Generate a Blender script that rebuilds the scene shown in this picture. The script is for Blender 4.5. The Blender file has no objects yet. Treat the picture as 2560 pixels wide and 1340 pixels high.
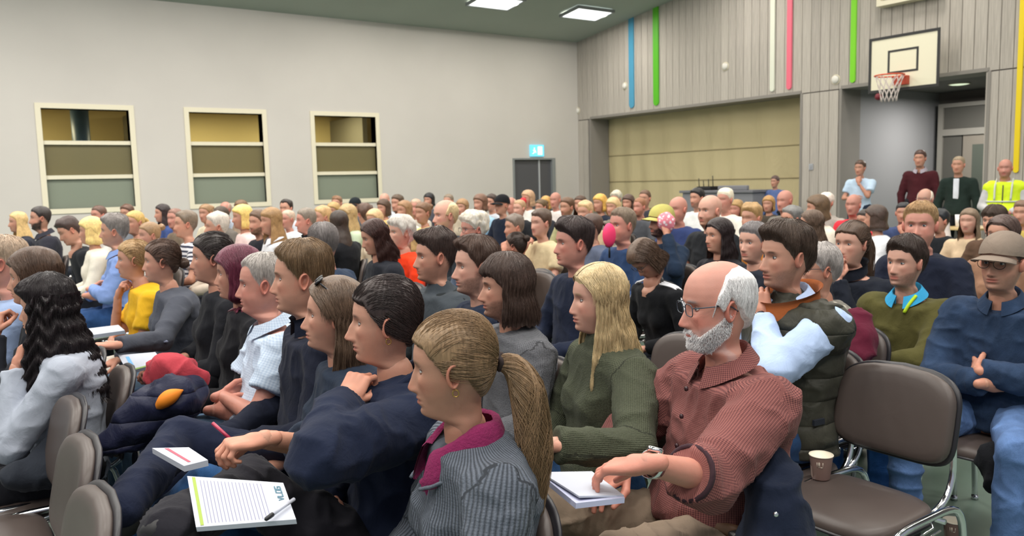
import bpy, bmesh, math, random, openvdb
import numpy as np
from mathutils import Vector, Matrix
C = bpy.context.scene.collection
# ---------------------------------------------------------------- camera, light, exposure
RW = np.array([[0.82086028, 0.08103658, 0.56535075], [-0.57058666, 0.07322918, 0.81796598], [-0.024885, 0.99401738, -0.10634932]])  # camera right, up, forward as columns
CAMH = 1.53; FPX = 2010.0
sc_ = bpy.context.scene
_cam = bpy.data.cameras.new('camera'); _co = bpy.data.objects.new('camera', _cam); C.objects.link(_co); sc_.camera = _co
_cam.sensor_width = 36.0; _cam.lens = 36.0 * FPX / 2560.0; _cam.clip_start = .05; _cam.clip_end = 200
_co.matrix_world = Matrix([[RW[0, 0], RW[0, 1], -RW[0, 2], 0], [RW[1, 0], RW[1, 1], -RW[1, 2], 0], [RW[2, 0], RW[2, 1], -RW[2, 2], CAMH], [0, 0, 0, 1]])
_cam.dof.use_dof = True; _cam.dof.focus_distance = 2.15; _cam.dof.aperture_fstop = 6.0
_w = bpy.data.worlds.new('hall_daylight'); sc_.world = _w; _w.use_nodes = True
_bg = _w.node_tree.nodes['Background']; _bg.inputs[0].default_value = (.80, .86, 1.0, 1); _bg.inputs[1].default_value = .38
vs = sc_.view_settings; vs.view_transform = 'Standard'; vs.look = 'None'; vs.exposure = 0.0; vs.gamma = 1.0; vs.use_curve_mapping = False
sc_.cycles.max_bounces = 6; sc_.cycles.diffuse_bounces = 3; sc_.cycles.glossy_bounces = 2; sc_.cycles.transmission_bounces = 4; sc_.cycles.use_denoising = True
sc_.cycles.sample_clamp_indirect = 4.0
LAMP_W = 98.0
WALLX, WALLY = 13.7, 16.6
def ceil_z(y): return 5.1 + .12 * (WALLY - y)
def area(name, loc, size, watts, col, rot=(0, 0, 0), size_y=None, spread=None):
    l = bpy.data.lights.new(name, 'AREA'); l.energy = watts; l.color = col; l.size = size
    if size_y: l.shape = 'RECTANGLE'; l.size_y = size_y
    o = bpy.data.objects.new(name, l); C.objects.link(o); o.location = loc; o.rotation_euler = rot
    return o
def pray(px, py): return RW @ np.array([(px - 1280) / FPX, -(py - 670) / FPX, 1.0])
def at_z(px, py, z): r = pray(px, py); return np.array([0, 0, CAMH]) + r * ((z - CAMH) / r[2])
def at_x(px, py, X): r = pray(px, py); return np.array([0, 0, CAMH]) + r * (X / r[0])
def at_d(px, py, D): return np.array([0, 0, CAMH]) + pray(px, py) * D
# ---------------------------------------------------------------- mesh helpers
def mesh_from(name, V, F, mats=(), smooth=True, fm=None, col=None, cuv=None):
    me = bpy.data.meshes.new(name)
    V = np.asarray(V, dtype=np.float32)
    F = [np.asarray(f, dtype=np.int32) for f in (F if isinstance(F, (list, tuple)) else [F]) if len(f)]
    nl = sum(f.size for f in F); nf = sum(len(f) for f in F)
    me.vertices.add(len(V)); me.vertices.foreach_set('co', V.ravel())
    me.loops.add(nl); me.polygons.add(nf)
    me.loops.foreach_set('vertex_index', np.concatenate([f.ravel() for f in F]))
    tot = np.concatenate([np.full(len(f), f.shape[1], dtype=np.int32) for f in F])
    st = np.concatenate([[0], np.cumsum(tot)[:-1]]).astype(np.int32)
    me.polygons.foreach_set('loop_start', st)
    try: me.polygons.foreach_set('loop_total', tot)
    except Exception: pass
    me.polygons.foreach_set('use_smooth', np.full(nf, smooth, dtype=bool))
    for m in mats: me.materials.append(m)
    if fm is not None: me.polygons.foreach_set('material_index', np.asarray(fm, dtype=np.int32))
    if col is not None:
        a = me.color_attributes.new('Col', 'FLOAT_COLOR', 'POINT')
        c = np.ones((len(V), 4), dtype=np.float32); c[:, :3] = col
        a.data.foreach_set('color', c.ravel())
    if cuv is not None:
        a = me.attributes.new('Cuv', 'FLOAT_VECTOR', 'POINT'); a.data.foreach_set('vector', np.ascontiguousarray(cuv, dtype=np.float32).ravel())
    me.update(calc_edges=True); me.validate()
    return me
def cat(parts):
    """join (V, quads[, col]) tuples"""
    Vs, Fs, Cs, n = [], [], [], 0
    for p in parts:
        Vs.append(p[0]); Fs.append(np.asarray(p[1]) + n); n += len(p[0])
        if len(p) > 2: Cs.append(p[2])
    return (np.concatenate(Vs), Fs) + ((np.concatenate(Cs),) if Cs else ())
def grid_faces(nr, nc, wrap=True):
    i = np.arange(nr - 1)[:, None]; j = np.arange(nc if wrap else nc - 1)[None, :]
    j2 = (j + 1) % nc
    return np.stack([i * nc + j, i * nc + j2, (i + 1) * nc + j2, (i + 1) * nc + j], -1).reshape(-1, 4)
def link(o, parent=None):
    C.objects.link(o)
    if parent is not None: o.parent = parent
    return o
def obj(name, me, parent=None, mats=None, loc=None):
    o = bpy.data.objects.new(name, me); link(o, parent)
    if mats:
        for i, m in enumerate(mats):
            if i < len(o.material_slots):
                o.material_slots[i].link = 'OBJECT'; o.material_slots[i].material = m
    if loc is not None: o.location = loc
    return o
def thing(name, label, category, loc=(0, 0, 0), rz=0.0, group=None, scale=1.0):
    o = bpy.data.objects.new(name, None); C.objects.link(o)
    o.location = loc; o.rotation_euler = (0, 0, rz); o.scale = (scale,) * 3
    o.empty_display_size = .1
    o['label'] = label; o['category'] = category
    if group: o['group'] = group
    return o
def tag(o, label, category, group=None):
    o['label'] = label; o['category'] = category
    if group: o['group'] = group
    return o
def struct(o):
    o['kind'] = 'structure'; return o
def bx(x0, x1, y0, y1, z0, z1, bev=0.0):
    if bev <= 0:
        V = np.array([[x, y, z] for x in (x0, x1) for y in (y0, y1) for z in (z0, z1)], float)
        F = np.array([[0, 1, 3, 2], [4, 6, 7, 5], [0, 4, 5, 1], [2, 3, 7, 6], [0, 2, 6, 4], [1, 5, 7, 3]])
        return V, F
    bm = bmesh.new(); bmesh.ops.create_cube(bm, size=1)
    for v in bm.verts:
        v.co = ((x0 + x1) / 2 + v.co.x * (x1 - x0), (y0 + y1) / 2 + v.co.y * (y1 - y0), (z0 + z1) / 2 + v.co.z * (z1 - z0))
    bmesh.ops.bevel(bm, geom=bm.edges[:], offset=bev, segments=2, affect='EDGES', profile=.6)
    bmesh.ops.triangulate(bm, faces=[f for f in bm.faces if len(f.verts) != 4])
    bm.verts.index_update()
    V = np.array([v.co[:] for v in bm.verts]); F4 = [[v.index for v in f.verts] for f in bm.faces if len(f.verts) == 4]
    F3 = [[v.index for v in f.verts] for f in bm.faces if len(f.verts) == 3]
    F3 = [[a, b, c, c] for a, b, c in F3]
    bm.free()
    return V, np.array(F4 + F3)
def fixF(F):
    """split degenerate quads (a,b,c,c) into triangles"""
    F = np.concatenate([np.asarray(f) for f in (F if isinstance(F, list) else [F])])
    d = F[:, 2] == F[:, 3]
    return [F[~d], F[d][:, :3]] if d.any() else [F]
def tube(path, r, n=8, closed=False, cap=True):
    """tube along a polyline; r scalar or array"""
    P = np.asarray(path, float); m = len(P); r = np.broadcast_to(np.asarray(r, float), (m,))
    T = np.gradient(P, axis=0) if not closed else np.roll(P, -1, 0) - np.roll(P, 1, 0)
    T /= np.linalg.norm(T, axis=1)[:, None] + 1e-12
    up = np.array([0, 0, 1.]) if abs(T[0][2]) < .9 else np.array([1., 0, 0])
    N = np.zeros_like(P); nprev = np.cross(T[0], up); nprev /= np.linalg.norm(nprev)
    for i in range(m):
        v = nprev - T[i] * (nprev @ T[i]); v /= np.linalg.norm(v) + 1e-12; N[i] = v; nprev = v
    B = np.cross(T, N); a = np.arange(n) / n * 2 * np.pi
    V = (P[:, None] + (N[:, None] * np.cos(a)[None, :, None] + B[:, None] * np.sin(a)[None, :, None]) * r[:, None, None]).reshape(-1, 3)
    F = grid_faces(m, n)
    if closed:
        j = np.arange(n); j2 = (j + 1) % n; k = (m - 1) * n
        F = np.concatenate([F, np.stack([k + j, k + j2, j2, j], -1)])
    elif cap:
        V = np.concatenate([V, P[:1], P[-1:]]); j = np.arange(n); j2 = (j + 1) % n; k = (m - 1) * n
        c0 = np.full(n, len(V) - 2); c1 = np.full(n, len(V) - 1)
        F = np.concatenate([F, np.stack([j2, j, c0, c0], -1), np.stack([k + j, k + j2, c1, c1], -1)])
    return V, F
def smooth_path(pts, n=24):
    P = np.asarray(pts, float); t = np.r_[0, np.cumsum(np.linalg.norm(np.diff(P, axis=0), axis=1))]
    t /= t[-1]; s = np.linspace(0, 1, n)
    Q = np.stack([np.interp(s, t, P[:, k]) for k in range(3)], 1)
    for _ in range(3):
        Q[1:-1] = (Q[:-2] + 2 * Q[1:-1] + Q[2:]) / 4
    return Q
def mk(name, parts, parent=None, mat=None, smooth=True, **k):
    V, F = cat(parts)[:2]
    return obj(name, mesh_from(name, V, fixF(F), [mat] if mat else [], smooth, **k), parent)
# ---------------------------------------------------------------- noise
_rng0 = np.random.default_rng(7)
_LAT = _rng0.random((32, 32, 32)).astype(np.float32)
def vnoise(P, s=1.0, off=0.0):
    Q = np.asarray(P, dtype=np.float32) / s + off + 100.0
    I = np.floor(Q).astype(np.int32); f = Q - I; f = f * f * (3 - 2 * f)
    I &= 31; J = (I + 1) & 31
    x0, y0, z0 = I[..., 0], I[..., 1], I[..., 2]; x1, y1, z1 = J[..., 0], J[..., 1], J[..., 2]
    fx, fy, fz = f[..., 0], f[..., 1], f[..., 2]
    def l(a, b, t): return a + (b - a) * t
    return l(l(l(_LAT[x0, y0, z0], _LAT[x1, y0, z0], fx), l(_LAT[x0, y1, z0], _LAT[x1, y1, z0], fx), fy),
             l(l(_LAT[x0, y0, z1], _LAT[x1, y0, z1], fx), l(_LAT[x0, y1, z1], _LAT[x1, y1, z1], fx), fy), fz)
def sst(a, b, x):
    t = np.clip((x - a) / (b - a), 0, 1); return t * t * (3 - 2 * t)
def nrm(v): v = np.asarray(v, float); return v / (np.linalg.norm(v) + 1e-12)
# ---------------------------------------------------------------- signed distance solids
def sd_cone(P, a, b, ra, rb):
    a = np.asarray(a, np.float32); ab = np.asarray(b, np.float32) - a
    t = np.clip(((P - a) @ ab) / (ab @ ab + 1e-9), 0, 1)
    return np.linalg.norm(P - a - t[..., None] * ab, axis=-1) - (ra + (rb - ra) * t)
def smin(a, b, k):
    h = np.clip(.5 + .5 * (b - a) / k, 0, 1)
    return b * (1 - h) + a * h - k * h * (1 - h)
def sdf_mesh(fn, lo, hi, h):
    lo = np.asarray(lo, np.float32); n = np.ceil((np.asarray(hi) - lo) / h).astype(int) + 1
    ax = [lo[i] + h * np.arange(n[i], dtype=np.float32) for i in range(3)]
    P = np.stack(np.meshgrid(*ax, indexing='ij'), -1)
    D = fn(P).astype(np.float32)
    for k in range(3):                                   # keep it closed at the box
        s = [slice(None)] * 3
        for e in (0, -1): s[k] = e; D[tuple(s)] = np.maximum(D[tuple(s)], h * .5)
    g = openvdb.FloatGrid(float(h * 3)); g.copyFromArray(np.ascontiguousarray(np.clip(D, -3 * h, 3 * h)))
    g.gridClass = openvdb.GridClass.LEVEL_SET
    V, Q = g.convertToQuads(isovalue=0.0)
    V = np.asarray(V, float) * h + lo; Q = np.asarray(Q, np.int32)[:, ::-1]
    return V, np.ascontiguousarray(Q)
def vnormals(V, Q):
    a, b, c, d = (V[Q[:, i]] for i in range(4))
    n = np.cross(c - a, d - b); N = np.zeros_like(V)
    for i in range(4): np.add.at(N, Q[:, i], n)
    return N / (np.linalg.norm(N, axis=1)[:, None] + 1e-12)
def cloth_folds(V, Q, amp, seed, bias=None):
    """folds and creases pressed into a garment's surface"""
    N = vnormals(V, Q)
    W = V + .05 * (np.stack([vnoise(V, .11, seed + k * 9.1) for k in range(3)], 1) - .5)
    a = 1 - np.abs(2 * vnoise(W * np.array([1, 1, .55]), .055, seed) - 1)      # ridges
    b = 1 - np.abs(2 * vnoise(W * np.array([.6, .6, 1.3]), .085, seed + 3.3) - 1)
    d = amp * ((a ** 3 - .25) * .8 + (b ** 3 - .25) * 1.0) + amp * .9 * (vnoise(V, .17, seed + 5) - .5)
    if bias is not None: d = d * bias(V)
    return V + N * d[:, None]
# ---------------------------------------------------------------- head
_HT = np.array([  # z, front, back, halfwidth, exponent, centre
    [.1180, -.012, -.018, .003, 2.0, -.015], [.1168, .003, -.033, .0145, 2.0, -.015], [.1140, .016, -.046, .0235, 2.0, -.015], [.1080, .0325, -.062, .0360, 2.0, -.015],
    [.1000, .0470, -.075, .0470, 2.05, -.014], [.0900, .0590, -.085, .0565, 2.1, -.013], [.0800, .0680, -.092, .0635, 2.12, -.013], [.0600, .0785, -.100, .0715, 2.2, -.012],
    [.0400, .0840, -.104, .0760, 2.25, -.012], [.0200, .0855, -.103, .0768, 2.3, -.012], [.0000, .0815, -.099, .0755, 2.35, -.010],
    [-.0200, .0815, -.092, .0735, 2.35, -.006], [-.0400, .0825, -.083, .0700, 2.3, -.002], [-.0550, .0835, -.076, .0665, 2.25, .002],
    [-.0700, .0845, -.068, .0620, 2.15, .004], [-.0850, .0825, -.062, .0570, 2.05, .006], [-.1000, .0830, -.060, .0510, 2.0, .008],
    [-.1120, .0800, -.060, .0470, 1.95, .006], [-.1190, .0650, -.060, .0460, 1.95, .000], [-.1260, .0430, -.060, .0475, 2.0, -.008],
    [-.1350, .0230, -.061, .0490, 2.0, -.018], [-.1550, .0150, -.063, .0500, 2.0, -.022], [-.1800, .0140, -.068, .0530, 2.0, -.026],
    [-.2100, .0160, -.074, .0600, 2.0, -.030], [-.2500, .0100, -.070, .0620, 2.0, -.030]])
_HZ = np.linspace(.118, -.25, 600)
_HL = np.stack([np.interp(-_HZ, -_HT[:, 0], _HT[:, k]) for k in range(1, 6)], 1)
_top = _HZ > .108
_sm = _HL.copy()
for _ in range(60):
    _sm[1:-1] = (_sm[:-2] + 2 * _sm[1:-1] + _sm[2:]) / 4
_wt = sst(.105, .085, _HZ)[:, None]
_HL = _HL * (1 - _wt) + _sm * _wt
def head_surf(z, th, g):
    """point of the head surface without face features at height z and angle th"""
    q = [np.interp(-z, -_HZ, _HL[:, k]) for k in range(5)]
    xf, xb, w, n, c = q
    jaw = sst(-.02, -.09, z) * sst(-.16, -.115, z)
    neck = sst(-.115, -.14, z)
    w = w * (1 + g.get('jaw', 0) * jaw) * (1 + g.get('wide', 0) * (1 - neck)) * (1 + g.get('neck', 0) * neck)
    xf = xf + g.get('chin', 0) * sst(-.085, -.105, z) * sst(-.135, -.112, z) + g.get('dbl', 0) * np.exp(-((z + .132) / .014) ** 2)
    xf = np.where(neck > 0, c + (xf - c) * (1 + g.get('neck', 0) * neck), xf)
    xb = xb - g.get('occ', 0) * np.exp(-((z - .03) / .06) ** 2)
    ct, st = np.cos(th), np.sin(th)
    a = np.where(ct > 0, xf - c, c - xb)
    r = ((np.abs(ct) / np.maximum(a, 1e-4)) ** n + (np.abs(st) / np.maximum(w, 1e-4)) ** n) ** (-1 / n)
    return np.stack([c + r * ct, r * st, z], -1)
def gau(u, s): return np.exp(-(u / s) ** 2)
def face(P, th, g):
    x, y, z = P[..., 0].copy(), P[..., 1].copy(), P[..., 2].copy()
    fr = sst(.05, .5, np.cos(th)); ay = np.abs(y)
    nl = g.get('nose', 1.0) * .88; nh = .0295 * nl; hump = g.get('hump', 0)
    nz = [.030, .014, .004, -.010, -.024, -.036, -.043, -.050, -.055, -.060, -.066]
    nv = [0, .0005, .0035, .0105, .0185, .0260, .0295, .0250, .0120, .0035, 0]
    h = np.interp(-z, -np.array(nz), np.array(nv) * nl) + hump * gau(z + .012, .010)
    wn = np.interp(-z, [-.03, -.004, .010, .030, .042, .052, .060], [.011, .0085, .0085, .0115, .0125, .0150, .013])
    dx = h * np.exp(-(ay / wn) ** 2.4)
    dx += .0065 * nl * gau(ay - .0135, .0055) * gau(z + .048, .0075)                  # wings of the nose
    dx += -.0125 * np.exp(-((ay - .031) / .0165) ** 2 - ((z - .001) / .0125) ** 2)    # eye sockets
    dx += -.004 * np.exp(-((ay - .014) / .007) ** 2 - ((z - .001) / .010) ** 2)
    dx += (.0035 + g.get('brow', 0)) * np.exp(-((ay - .026) / .022) ** 2 - ((z - .019) / .008) ** 2)
    dx += .0030 * np.exp(-((ay - .044) / .016) ** 2 - ((z + .026) / .014) ** 2)
    lw = np.exp(-(ay / .0225) ** 4)
    dx += (.0048 * gau(z + .0672, .0042) + .0050 * gau(z + .0790, .0048)) * lw * g.get('lips', 1.0)
    dx += -.0042 * gau(z + .0728, .0024) * np.exp(-(ay / .026) ** 4)
    dx += -.0045 * gau(z + .0905, .0055) * gau(ay, .022)
    dx += .0038 * gau(z + .1050, .0090) * gau(ay, .018)
    dx += -.0015 * gau(z + .061, .004) * gau(ay, .004)
    dx += -.0035 * np.exp(-((ay - .036) / .010) ** 2 - ((z + .060) / .024) ** 2) * (1 + g.get('old', 0) * 1.2)   # fold beside the mouth
    dx += -.0022 * g.get('old', 0) * np.exp(-((ay - .030) / .012) ** 2 - ((z + .017) / .004) ** 2)
    dx += g.get('cheek', 0) * np.exp(-((ay - .042) / .018) ** 2 - ((z + .050) / .022) ** 2)
    sm = g.get('smile', 0)
    x = x + dx * fr
    y = y + np.sign(y) * fr * (g.get('cheek', 0) * .8 * np.exp(-((ay - .05) / .02) ** 2 - ((z + .05) / .022) ** 2))
    z = z + fr * sm * np.exp(-((ay - .022) / .008) ** 2 - ((z + .073) / .008) ** 2)
    z = z - fr * .0030 * gau(z + .046, .008) * gau(ay, .010) * g.get('tipdown', 0.4)
    return np.stack([x, y, z], -1)
def head_color(P, th, g, skin, hairc, lipc, seed):
    x, y, z = P[..., 0], P[..., 1], P[..., 2]; ay = np.abs(y); fr = sst(.1, .4, np.cos(th))
    c = np.ones(P.shape) * np.array(skin)
    n1 = vnoise(P, .018, seed); n2 = vnoise(P, .05, seed + 4)
    c = c * (1 + .10 * (n1 - .5) + .10 * (n2 - .5))[..., None]
    red = np.array([1.08, .78, .76])
    def mixc(w, col): nonlocal c; w = np.clip(w, 0, 1)[..., None]; c = c * (1 - w) + np.asarray(col) * w
    rk = g.get('red', .5)
    wr = rk * (gau(ay - .046, .020) * gau(z + .035, .022) * .9 + gau(ay, .014) * gau(z + .044, .012) * .9) * fr
    wr = wr + rk * .6 * (np.abs(np.cos(th)) < .35) * gau(z + .005, .035)
    c = c * (1 - np.clip(wr, 0, 1)[..., None] * (1 - red))
    b = g.get('beard', 0)
    if b > 0:
        low = sst(-.052, -.066, z - .35 * np.maximum(0, ay - .03)) * sst(-.132, -.118, z) * sst(1.5, 1.25, np.abs(th))
        side = sst(-.005, -.03, z) * sst(1.12, 1.35, np.abs(th)) * sst(1.8, 1.6, np.abs(th))
        lip = np.exp(-(ay / .022) ** 4) * gau(z + .0735, .0095)
        under = gau(ay, .012) * gau(z + .094, .005) * .3
        cheekfree = np.exp(-((ay - .036) / .013) ** 2 - ((z + .050) / .012) ** 2)
        bm = np.clip(np.maximum(low, side) * (1 - lip) * (1 - under) * (1 - cheekfree), 0, 1) * sst(-.35, .0, np.cos(th))
        bm *= .75 + .5 * vnoise(P, .004, seed + 8)
        mixc(bm * b, g.get('beardc', hairc))
    lm = np.exp(-(ay / .0225) ** 6) * np.exp(-(np.abs(z + .0735) / .0095) ** 4) * fr
    mixc(lm * .9, lipc)
    mixc(.65 * np.exp(-(ay / .024) ** 6) * gau(z + .0730, .0016) * fr, np.array(skin) * .25)
    eb = np.exp(-((ay - .031) / .0155) ** 4) * gau(z - .0205 - .10 * np.minimum(0, .030 - ay) - g.get('browz', 0), .0046) * fr
    mixc(eb * g.get('eb', .9) * (.7 + .5 * vnoise(P, .003, seed)), g.get('browc', hairc))
    mixc(.8 * np.exp(-((ay - .0075) / .0038) ** 2 - ((z + .0535) / .0028) ** 2) * fr, np.array(skin) * .15)
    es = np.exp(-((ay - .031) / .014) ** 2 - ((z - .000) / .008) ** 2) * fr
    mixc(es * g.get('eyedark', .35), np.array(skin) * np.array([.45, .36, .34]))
    sc = g.get('scalp', 0)
    if sc > 0:
        hl = sst(.0, .012, z - hairline(th, g.get('hair', {})))
        mixc(hl * sc, hairc)
    return c
def hairline(th, h):
    a = np.abs(th)
    rec = h.get('rec', 0)
    pts = [0, .35, .75, 1.05, 1.35, 1.55, 1.75, 2.2, 2.7, 3.15]
    f = h.get('front', .066)
    vals = [f + rec * .4, f - .002 + rec, f - .012 + rec, .020 + rec * .4, h.get('burn', -.012), .022, .004, -.040, h.get('nape', -.072), h.get('nape', -.075)]
    return np.interp(a, pts, vals)
def ear(g, side, n=18):
    u = np.array([0, .3, .5, .66, .80, .92, 1.0, .98, .80]); hh = np.array([-.004, -.005, -.003, .001, .006, .007, .003, -.004, -.012])
    a = np.arange(n) / n * 2 * np.pi
    es = g.get('ear', 1.0)
    U, A = np.meshgrid(u, a, indexing='ij'); Hh = np.meshgrid(hh, a, indexing='ij')[0]
    v = np.sin(A) * .0305 * U * es
    w = np.cos(A) * (.0165 + .0035 * np.sin(A)) * U * es
    w = w - .003 * np.sin(A) * U
    # u along back direction, h outward
    out = np.array([-.42, .90 * side, 0]); out /= np.linalg.norm(out)
    back = np.array([-.90, -.42 * side, 0]); back /= np.linalg.norm(back); up = np.array([-.20, 0, .98])
    Hh = Hh + .006 * np.cos(A) * U * 0 + .004 * (w < 0)
    P = np.array([-.006, .0735 * side * (1 + g.get('wide', 0)), -.010]) + w[..., None] * -back * -1 + v[..., None] * up + Hh[..., None] * out
    P = P + out * (.005 + .16 * w[..., None])
    F = grid_faces(len(u), n)
    if side < 0: F = F[:, ::-1]
    return P.reshape(-1, 3), F
def uv_sphere(c, r, nr=10, nc=14):
    a = np.linspace(0, np.pi, nr); b = np.arange(nc) / nc * 2 * np.pi
    A, B = np.meshgrid(a, b, indexing='ij')
    V = np.stack([np.sin(A) * np.cos(B), np.sin(A) * np.sin(B), np.cos(A)], -1) * r + np.asarray(c)
    return V.reshape(-1, 3), grid_faces(nr, nc)
def lid(side, upper, g, n=14):
    """eyelid: a strip of skin shell round the eyeball"""
    c = np.array([.0585, .0315 * side, -.0005]); r = .0138
    az = np.linspace(-1.5, 1.5, n); op = g.get('eyeopen', 1.0); cl = np.maximum(1 - (az / 1.18) ** 2, -.12)
    if upper: e0 = np.radians(19 * op) * cl; e1 = np.radians(82) * np.ones_like(az)
    else: e0 = -np.radians(19 * op) * cl - .02; e1 = -np.radians(75) * np.ones_like(az)
    k = np.linspace(0, 1, 6)[:, None]; E = e0[None] * (1 - k) + e1[None] * k; A = np.broadcast_to(az[None], E.shape)
    rr = r * np.ones_like(E); rr[0] *= .955
    V = c + np.stack([np.cos(E) * np.cos(A) * rr, np.cos(E) * np.sin(A) * rr, np.sin(E) * rr], -1)
    F = grid_faces(6, n, wrap=False)
    if upper: F = F[:, ::-1]
    return V.reshape(-1, 3), F
def make_head(g, skin, hairc, res, seed):
    step = {0: .0105, 1: .0050, 2: .0030}[res]; nt = {0: 26, 1: 56, 2: 92}[res]
    z0 = .118 - .022 * np.linspace(0, 1, {0: 4, 1: 8, 2: 12}[res], endpoint=False) ** 2
    z1 = np.arange(.096, .034, -step * 1.6); z2 = np.arange(.034, -.135, -step); z3 = np.arange(-.135, -.251, -step * 2.2)
    z = np.concatenate([z0, z1, z2, z3]); t = np.arange(nt) / nt * 2 * np.pi - np.pi
    th = t - (.42 if res else .2) * np.sin(t)
    Z, T = np.meshgrid(z, th, indexing='ij')
    P = head_surf(Z, T, g); P = face(P, T, g)
    lipc = g.get('lipc', np.array(skin) * np.array([.78, .40, .42]))
    col = head_color(head_surf(Z, T, g), T, g, skin, hairc, lipc, seed)
    V = P.reshape(-1, 3); Cc = col.reshape(-1, 3); F = grid_faces(len(z), nt)[:, ::-1]
    parts = [(V, F, Cc)]
    for s in (-1, 1):
        if not g.get('noear'):
            e = ear(g, s, {0: 8, 1: 14, 2: 22}[res])
            parts.append((e[0], e[1], np.ones((len(e[0]), 3)) * np.array(skin) * np.array([1.03, .80, .78])))
        if res:
            for u in (0, 1):
                l = lid(s, u, g, 8 if res == 1 else 14)
                cc = np.ones((len(l[0]), 3)) * np.array(skin) * np.array([.86, .72, .70]); nn = 8 if res == 1 else 14
                if u: cc[:nn] = np.array(skin) * .12; cc[nn:2 * nn] = np.array(skin) * .45
                else: cc[:nn] = np.array(skin) * .5
                parts.append((l[0], l[1], cc))
    V, F, Cc = cat(parts)
    return V, np.concatenate(F), Cc
def eye_mesh():
    """eyeball with white, iris and pupil (materials 0, 1, 2), looking along +x"""
    a = np.concatenate([np.linspace(0, .17, 3), np.linspace(.24, .46, 4), np.linspace(.50, 1.75, 8)]); n = 16; b = np.arange(n) / n * 2 * np.pi
    A, B = np.meshgrid(a, b, indexing='ij')
    V = np.stack([np.cos(A), np.sin(A) * np.cos(B), np.sin(A) * np.sin(B)], -1).reshape(-1, 3) * .0124
    F = grid_faces(len(a), n); fm = np.repeat(np.array([2, 2] + [1] * 4 + [0] * 8), n)[:len(F)]
    return mesh_from('eye', V, [F], [M['sclera'], M['iris'], M['pupil']], fm=fm)
# ---------------------------------------------------------------- hair
def hair_thick(z, th, h):
    a = np.abs(th)
    top = h.get('T', .016); side = h.get('Ts', .010); back = h.get('Tb', h.get('Ts', .010))
    u = sst(.02, .085, z)
    s = side + (back - side) * sst(1.6, 2.6, a)
    t = s + (top - s) * u
    q = h.get('quiff', 0) * sst(.9, .2, a) * sst(.055, .085, z)
    k = sst(.1175, .106, z)
    return t + q * k + h.get('quiff', 0) * .45 * (1 - k)
def hair_cap(g, h, res, seed):
    nt = {0: 30, 1: 72, 2: 120}[res]; nr = {0: 11, 1: 26, 2: 40}[res]
    t = np.arange(nt) / nt * 2 * np.pi - np.pi; th = t
    style = h.get('style', 'short')
    zh = hairline(th, h)
    zh = zh + (vnoise(np.stack([np.cos(th), np.sin(th), th * 0], -1), .12, seed) - .5) * h.get('rag', .008)
    ztop = np.full_like(th, .118)
    if style == 'fringe':                     # bald on top, hair round sides and back
        ztop = np.interp(np.abs(th), [0, .98, 1.15, 1.5, 2.0, 3.2], [-.03, -.03, .035, .085, .100, .104]) * 1.0 + h.get('up', 0)
        zh = np.minimum(zh, ztop - .004)
        zh = np.where(np.abs(th) < 1.0, ztop - .002, zh)
    s = np.linspace(0, 1, nr)
    S, T = np.meshgrid(s, th, indexing='ij')
    if style == 'fringe': Sz = S
    else: Sz = S ** 1.35
    Z = ztop[None] * (1 - Sz) + zh[None] * Sz
    if style != 'fringe':
        Z = np.minimum(Z, .118)
    P = head_surf(Z, T, g)
    c0 = np.array([-.012, 0, .0]); N = P - c0; N[..., 2] *= .8; N /= np.linalg.norm(N, axis=-1)[..., None]
    D = hair_thick(Z, T, h)
    edge = sst(1.0, 1.0 - h.get('edge', .24 if h.get('style') == 'short' else .10), S)
    if style == 'fringe': edge = edge * sst(0.0, .25, S) * sst(.98, 1.2, np.abs(T))
    D = D * (.12 + .88 * edge) - .0015 * (1 - edge)
    if style == 'fringe': D = np.where(np.abs(T) < 1.0, -.004, D)
    bump = (vnoise(P + N * 0, .030, seed) - .5) * h.get('lump', .35) * D
    fr = np.sin(T * h.get('nloc', 34) + 6 * vnoise(P, .05, seed + 2)) * .5 * h.get('lock', .0016 if h.get('style') != 'short' else .0034) * edge * sst(0, .3, S)
    curl = h.get('curl', 0) * (np.abs(2 * vnoise(P, .016, seed + 1) - 1) - .4) * edge
    P = P + N * (D + bump + fr + curl)[..., None]
    if h.get('part') is not None:             # parting line
        pz = gau(T * 0 + P[..., 1] - h['part'], .005) * sst(.04, .08, P[..., 2]) * (P[..., 0] > -.05)
        P = P - N * (pz * .005)[..., None]
    V = P.reshape(-1, 3); F = grid_faces(nr, nt)[:, ::-1]
    return V, F, (th, zh)
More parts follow.
